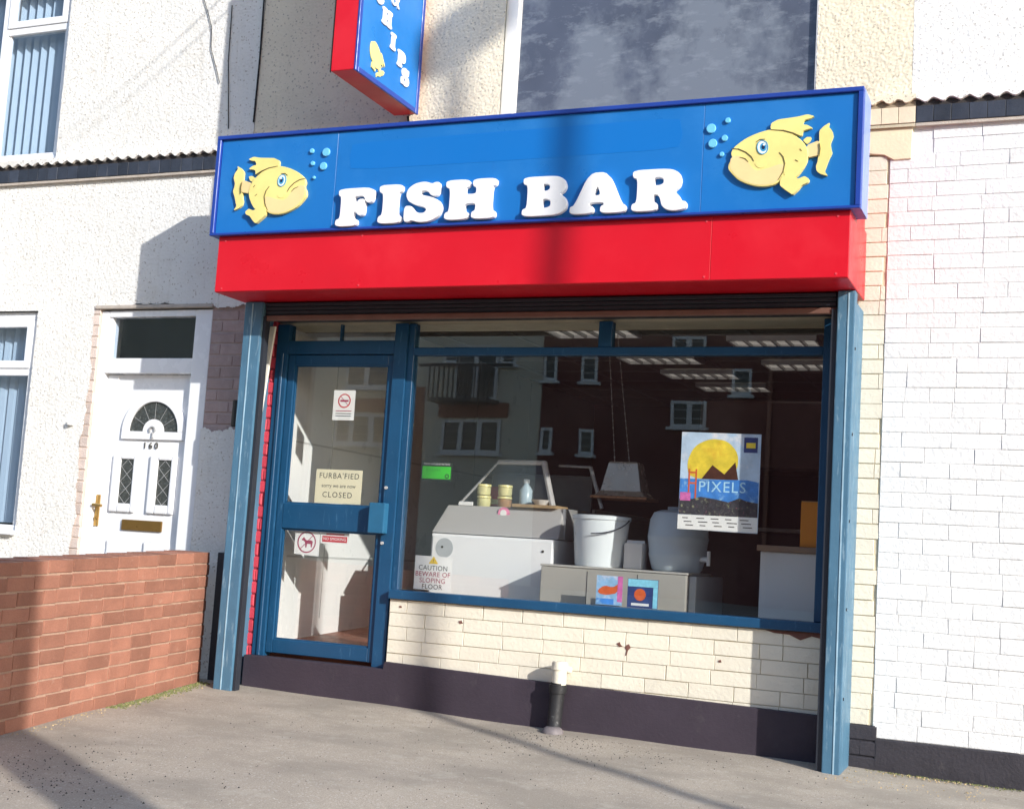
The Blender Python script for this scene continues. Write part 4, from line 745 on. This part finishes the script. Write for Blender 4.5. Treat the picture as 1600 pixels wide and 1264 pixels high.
m_ = MB(); m_.lathe((2.905, .45, .929), [(0, 0), (.135, 0), (.150, .015), (.170, .09), (.172, .10), (.169, .11), (.180, .19), (.183, .20), (.180, .21), (.172, .30), (.150, .345), (.110, .36), (0, .362)], 36); m_.build('tub', barrel_mat, b2, smooth=True)
m_ = MB(); m_.tube([(3.06, .40, 1.01), (3.115, .37, 1.01)], .016, 10); m_.tube([(3.115, .37, 1.06), (3.115, .37, .975)], .011, 8); m_.build('tap', white_lam, b2)
m_ = MB(); m_.lathe((2.905, .45, 1.291), [(.07, 0), (.07, .02), (0, .022)], 20); m_.build('cap', mat('barrel_cap', (.30,.35,.40), .4, .05), b2)
bx_ = thing('carton', (2.656, .41, .929), 'small white carton between the bucket and the barrel', 'carton'); box('carton_body', mat('carton_white', (.66,.64,.62), .6, .05), bx_, 2.60, 2.712, .36, .47, .929, 1.083, bevel=.003); box('carton_flap', paper, bx_, 2.60, 2.712, .41, .413, 1.083, 1.10)
hl = thing('heat_lamp', (2.38, 1.0, 1.38), 'tapered metal hood hanging on chains behind the bucket', 'lamp')
HX, HY = 2.38, 1.0
def ring4(hx, hy, z): return [(HX-hx, HY-hy, z), (HX+hx, HY-hy, z), (HX+hx, HY+hy, z), (HX-hx, HY+hy, z)]
V = ring4(.185, .13, 1.375)+ring4(.135, .095, 1.42)+ring4(.098, .07, 1.60)+ring4(.09, .065, 1.612); m_ = MB(); m_.add(V, [(i, (i+1)%4, 4+(i+1)%4, 4+i) for i in range(4)]+[(4+i, 4+(i+1)%4, 8+(i+1)%4, 8+i) for i in range(4)]+[(8+i, 8+(i+1)%4, 12+(i+1)%4, 12+i) for i in range(4)]+[(12,13,14,15)]); m_.build('hood', mat('hood_steel', (.52,.46,.40), .25, .06, 5, metallic=.55), hl)
m_ = MB(); m_.tube([(HX-.185, HY-.13, 1.375), (HX+.185, HY-.13, 1.375), (HX+.185, HY+.13, 1.375), (HX-.185, HY+.13, 1.375), (HX-.185, HY-.13, 1.375)], .010, 6); m_.build('rim', mat('copper_rim', (.45,.24,.14), .35, .2, 20, metallic=.7), hl)
box('reflector', mat('copper_inside', (.35,.18,.10), .4, .2, 15, metallic=.5), hl, HX-.14, HX+.14, HY-.1, HY+.1, 1.392, 1.40)
for sx in (-1, 1):
    m_ = MB(); p0 = Vector((HX-.03+.05*sx, HY, 1.61)); p1 = Vector((HX-.22+.03*sx, HY+.2, 2.60)); k = 40
    for i in range(k):
        a = p0.lerp(p1, i/k); b = p0.lerp(p1, (i+.8)/k); m_.tube([a, b], .004 if i % 2 else .0025, 5)
    m_.build('chain', steel, hl)
c4 = thing('white_unit', (3.57, .5, .32), 'white cupboard with brown worktop at the right of the window', 'cabinet')
box('body', white_lam, c4, 3.425, 3.795, .34, .80, .33, 1.080, bevel=.004); box('worktop', worktop, c4, 3.405, 3.80, .32, .85, 1.081, 1.115, bevel=.006, seg=2); box('kickboard', dark_room, c4, 3.43, 3.79, .345, .36, .30, .33)
oc = thing('orange_box', (3.69, .45, 1.115), 'upright orange box on the brown worktop', 'box'); box('carton_body', orange_mat, oc, 3.642, 3.742, .36, .50, 1.116, 1.372, bevel=.003); box('top_flap', mat('orange_flap', (.75,.42,.15), .6, .1), oc, 3.644, 3.740, .362, .498, 1.373, 1.377)
bc = thing('frying_range', (2.9, 3.4, .5), 'dark steel frying range at the back of the shop', 'range')
box('body', mat('range_dark', (.06,.045,.045), .4, .2, 4), bc, 2.3, 3.95, 3.0, 3.7, .42, 1.25, bevel=.01); box('canopy', mat('range_canopy', (.14,.09,.08), .4, .2, 4), bc, 2.3, 3.95, 3.1, 3.7, 1.75, 2.3, bevel=.02); box('shelf', steel_dull, bc, 2.3, 3.95, 2.94, 3.25, 1.26, 1.29, bevel=.004)
for x in (2.34, 3.9): m_ = MB(); m_.tube([(x, 3.15, 1.29), (x, 3.15, 1.75)], .02, 8); m_.build('upright', steel_dull, bc)
ct = thing('serving_counter', (.75, 3.2, .45), 'grey serving counter inside behind the shop door', 'counter'); box('body', grey_lam, ct, .95, 1.75, 2.2, 4.4, .40, 1.30, bevel=.01); box('top', steel_dull, ct, .92, 1.78, 2.17, 4.43, 1.301, 1.34, bevel=.006)

# ================================================================== ACROSS THE STREET (seen in the glass)
LB = 32.0; Kf = (LB+7.2)/25.2
OX = lambda x: 5.03+(x-5.03)*Kf
OZ = lambda z: .99+(z-.99)*Kf
ap = thing('apartment_building', (OX(-4), -LB, -.5), 'cream and dark brick flats reflected in the shop window', 'building')
z_top = 11.5; XE = OX(-5.08)
box('brick_wing', op_brick, ap, XE, 45, -LB-9, -LB, -1, z_top); box('render_wing', op_render, ap, -75, XE-.01, -LB-9, -LB-.05, -1, z_top)
box('brick_patch', op_band, ap, OX(-8.35), OX(-7.75), -LB-.06, -LB-.02, -1, OZ(4.4))
MB().add([(-75.5, -LB+.5, z_top), (45.5, -LB+.5, z_top), (45.5, -LB-4.5, z_top+3), (-75.5, -LB-4.5, z_top+3), (45.5, -LB-9.5, z_top), (-75.5, -LB-9.5, z_top)], [(0,1,2,3), (3,2,4,5), (5,4,1,0), (1,4,2), (0,3,5)]).build('roof', op_roof, ap)
def owin(x0, x1, z0, z1, bars=1, lintel=False):
    x0, x1, z0, z1 = OX(x0), OX(x1), OZ(z0), OZ(z1); t = .09
    m_ = MB(); m_.box(x0, x1, -LB-.02, -LB+.06, z0, z0+t); m_.box(x0, x1, -LB-.02, -LB+.06, z1-t, z1)
    for i in range(bars+1):
        xc = x0+(x1-x0)*i/bars; a, b = max(x0, xc-t/2-(.04 if 0 < i < bars else 0)), min(x1, xc+t/2+(.04 if 0 < i < bars else 0))
        if i == 0: b = x0+t
        if i == bars: a = x1-t
        m_.box(a, b, -LB-.02, -LB+.06, z0+t, z1-t)
    wf = m_.build('window', op_white, ap); box('pane', op_glass, wf, x0+t, x1-t, -LB-.03, -LB+.01, z0+t, z1-t)
    for k in range(1, 3): m_ = MB(); m_.box(x0+t, x1-t, -LB+.012, -LB+.03, z0+(z1-z0)*k/3-.015, z0+(z1-z0)*k/3+.015); m_.build('glazing_bar', mat('op_grey_bar', (.4,.4,.4), .5, 0), wf)
    box('sill', op_white, wf, x0-.1, x1+.1, -LB-.02, -LB+.15, z0-.1, z0-.01)
    if lintel: box('lintel', op_band, wf, x0-.15, x1+.2, -LB-.03, -LB+.05, z1+.08, z1+.55)
owin(-7.29, -5.94, 3.01, 3.71, 3, True); owin(-9.92, -8.55, 3.11, 3.79, 3, True); owin(-9.72, -8.65, 4.38, 4.9, 2); owin(-7.36, -6.99, 4.90, 5.25); owin(-6.05, -5.70, 4.87, 5.25)
owin(-7.06, -6.08, 4.13, 5.3, 2); owin(-5.05, -4.75, 4.54, 5.1); owin(-4.16, -3.80, 4.53, 5.06); owin(-5.04, -4.80, 3.06, 3.56); owin(-4.17, -3.83, 3.04, 3.56); owin(-2.27, -1.53, 3.65, 4.18, 2); owin(-2.27, -1.60, 5.15, 5.46, 2); owin(-1.03, -.63, 4.31, 4.83, 1)
bal = MB(); bal.box(OX(-7.35), OX(-6.0), -LB+.05, -LB+1.0, OZ(4.02), OZ(4.1)); bo_ = bal.build('balcony_floor', op_rail, ap)
for i in range(14): x = OX(-7.35)+(OX(-6.0)-OX(-7.35))*i/13; box('baluster', op_rail, bo_, x-.02, x+.02, -LB+.95, -LB+.99, OZ(4.1), OZ(4.75))
box('hand_rail', op_rail, bo_, OX(-7.62), OX(-5.52), -LB+.93, -LB+1.01, OZ(4.74), OZ(4.80))
m_ = MB(); m_.tube([(OX(-.25), -LB+.1, -.5), (OX(-.25), -LB+.1, z_top)], .07, 10); m_.build('downpipe', mat('op_downpipe', (.32,.14,.10), .6, 0), ap)

# ================================================================== STREET FURNITURE BEHIND / BESIDE THE CAMERA (casts the shadows)
lpx, lpy = 2.415+1.63*5.9, -6.5
lp = thing('lamp_post', (lpx, lpy, GZ(lpx, lpy)), 'grey street lamp post whose shadow falls down the fascia', 'lamp post')
m_ = MB(); m_.tube([(lpx, lpy, GZ(lpx, lpy)-.1), (lpx, lpy, 1.2), (lpx, lpy, 1.25), (lpx, lpy, 9.08)], [.095, .093, .054, .047], 16); m_.build('column', lamp_grey, lp, smooth=True)
m_ = MB(); m_.tube([(lpx, lpy-.26, 9.15), (lpx, lpy-.15, 9.23), (lpx, lpy+.05, 9.29), (lpx, lpy+.18, 9.29), (lpx, lpy+.24, 9.27)], [.05, .15, .19, .15, .05], 14); m_.build('lantern', lamp_grey, lp, smooth=True)
tpx, tpy = .35+1.63*4.5, -2.20-4.5
tp = thing('telegraph_pole', (tpx, tpy, GZ(tpx, tpy)), 'wooden telegraph pole whose shadow darkens the end of the garden wall', 'pole')
m_ = MB(); m_.tube([(tpx, tpy, -.4), (tpx, tpy, 8.6)], [.19, .15], 16); m_.build('pole', wood_pole, tp, smooth=True); box('cross_arm', wood_pole, tp, tpx-.4, tpx+.4, tpy-.06, tpy+.06, 8.25, 8.37)
for k, (e, lab) in enumerate((((.25, -.02, 5.2), 'upper overhead cable shadowed on the white house wall'), ((.45, -.02, 5.22), 'lower overhead cable shadowed on the white house wall'))):
    a = Vector(e); b = Vector((tpx+.2*k, tpy, 8.3)); m_ = MB(); m_.tube([a.lerp(b, i/14)-Vector((0,0,.25*math.sin(math.pi*i/14))) for i in range(15)], .005, 6); tag(m_.build('overhead_cable', cable_black), lab, 'cable')

# ================================================================== LITTER AND GRIT
gm = MB()
def grain(x, y, r):
    z = pave_z(x, y)
    a = random.uniform(0, 6.28); pts = [(x+r*random.uniform(.6,1.2)*math.cos(a+i*2.09), y+r*random.uniform(.6,1.2)*math.sin(a+i*2.09), z-.001) for i in range(3)]
    gm.add(pts+[(x, y, z+r*random.uniform(.5,1))], [(0,1,3), (1,2,3), (2,0,3), (2,1,0)])
for _ in range(420): grain(random.gauss(1.15, .35), random.gauss(-2.75, .35), random.uniform(.003,.007))
for _ in range(500): grain(random.uniform(.5, 4.8), random.uniform(-2.3, -.2), random.uniform(.0025,.006))
for _ in range(260): grain(random.gauss(2.6, .35), -.25-abs(random.gauss(0, .3)), random.uniform(.003,.007))
go = gm.build('pavement_grit', grit_mat); go['kind'] = 'stuff'; go['label'] = 'dark grit scattered over the asphalt'; go['category'] = 'grit'
gm = MB()
for _ in range(500):
    t_ = random.random(); side = random.random()
    if side < .5: p = B0.lerp(A0, t_) + Vector((.02+abs(random.gauss(0,.05)), 0, 0)); grain(p.x, p.y, random.uniform(.003,.008))
    else: grain(random.uniform(3.95, 4.7), -.03-abs(random.gauss(0,.05)) if random.random() < .6 else random.uniform(-.45,-.2), random.uniform(.003,.008))
go = gm.build('leaf_litter', leaf_mat); go['kind'] = 'stuff'; go['label'] = 'pale debris gathered along the wall foot'; go['category'] = 'debris'

gm = MB()
for _ in range(900):
    t_ = .45+.55*random.random(); p = B0.lerp(A0, t_) + Vector((.012+abs(random.gauss(0,.045)), 0, 0)); grain(p.x, p.y, random.uniform(.004,.011))
for _ in range(200): grain(random.uniform(4.1, 4.85), -.02-abs(random.gauss(0,.02)), random.uniform(.003,.008))
go = gm.build('moss', mat('moss', (.15,.16,.06), .95, .4, 40)); go['kind'] = 'stuff'; go['label'] = 'dull green moss along the foot of the brick walls'; go['category'] = 'moss'
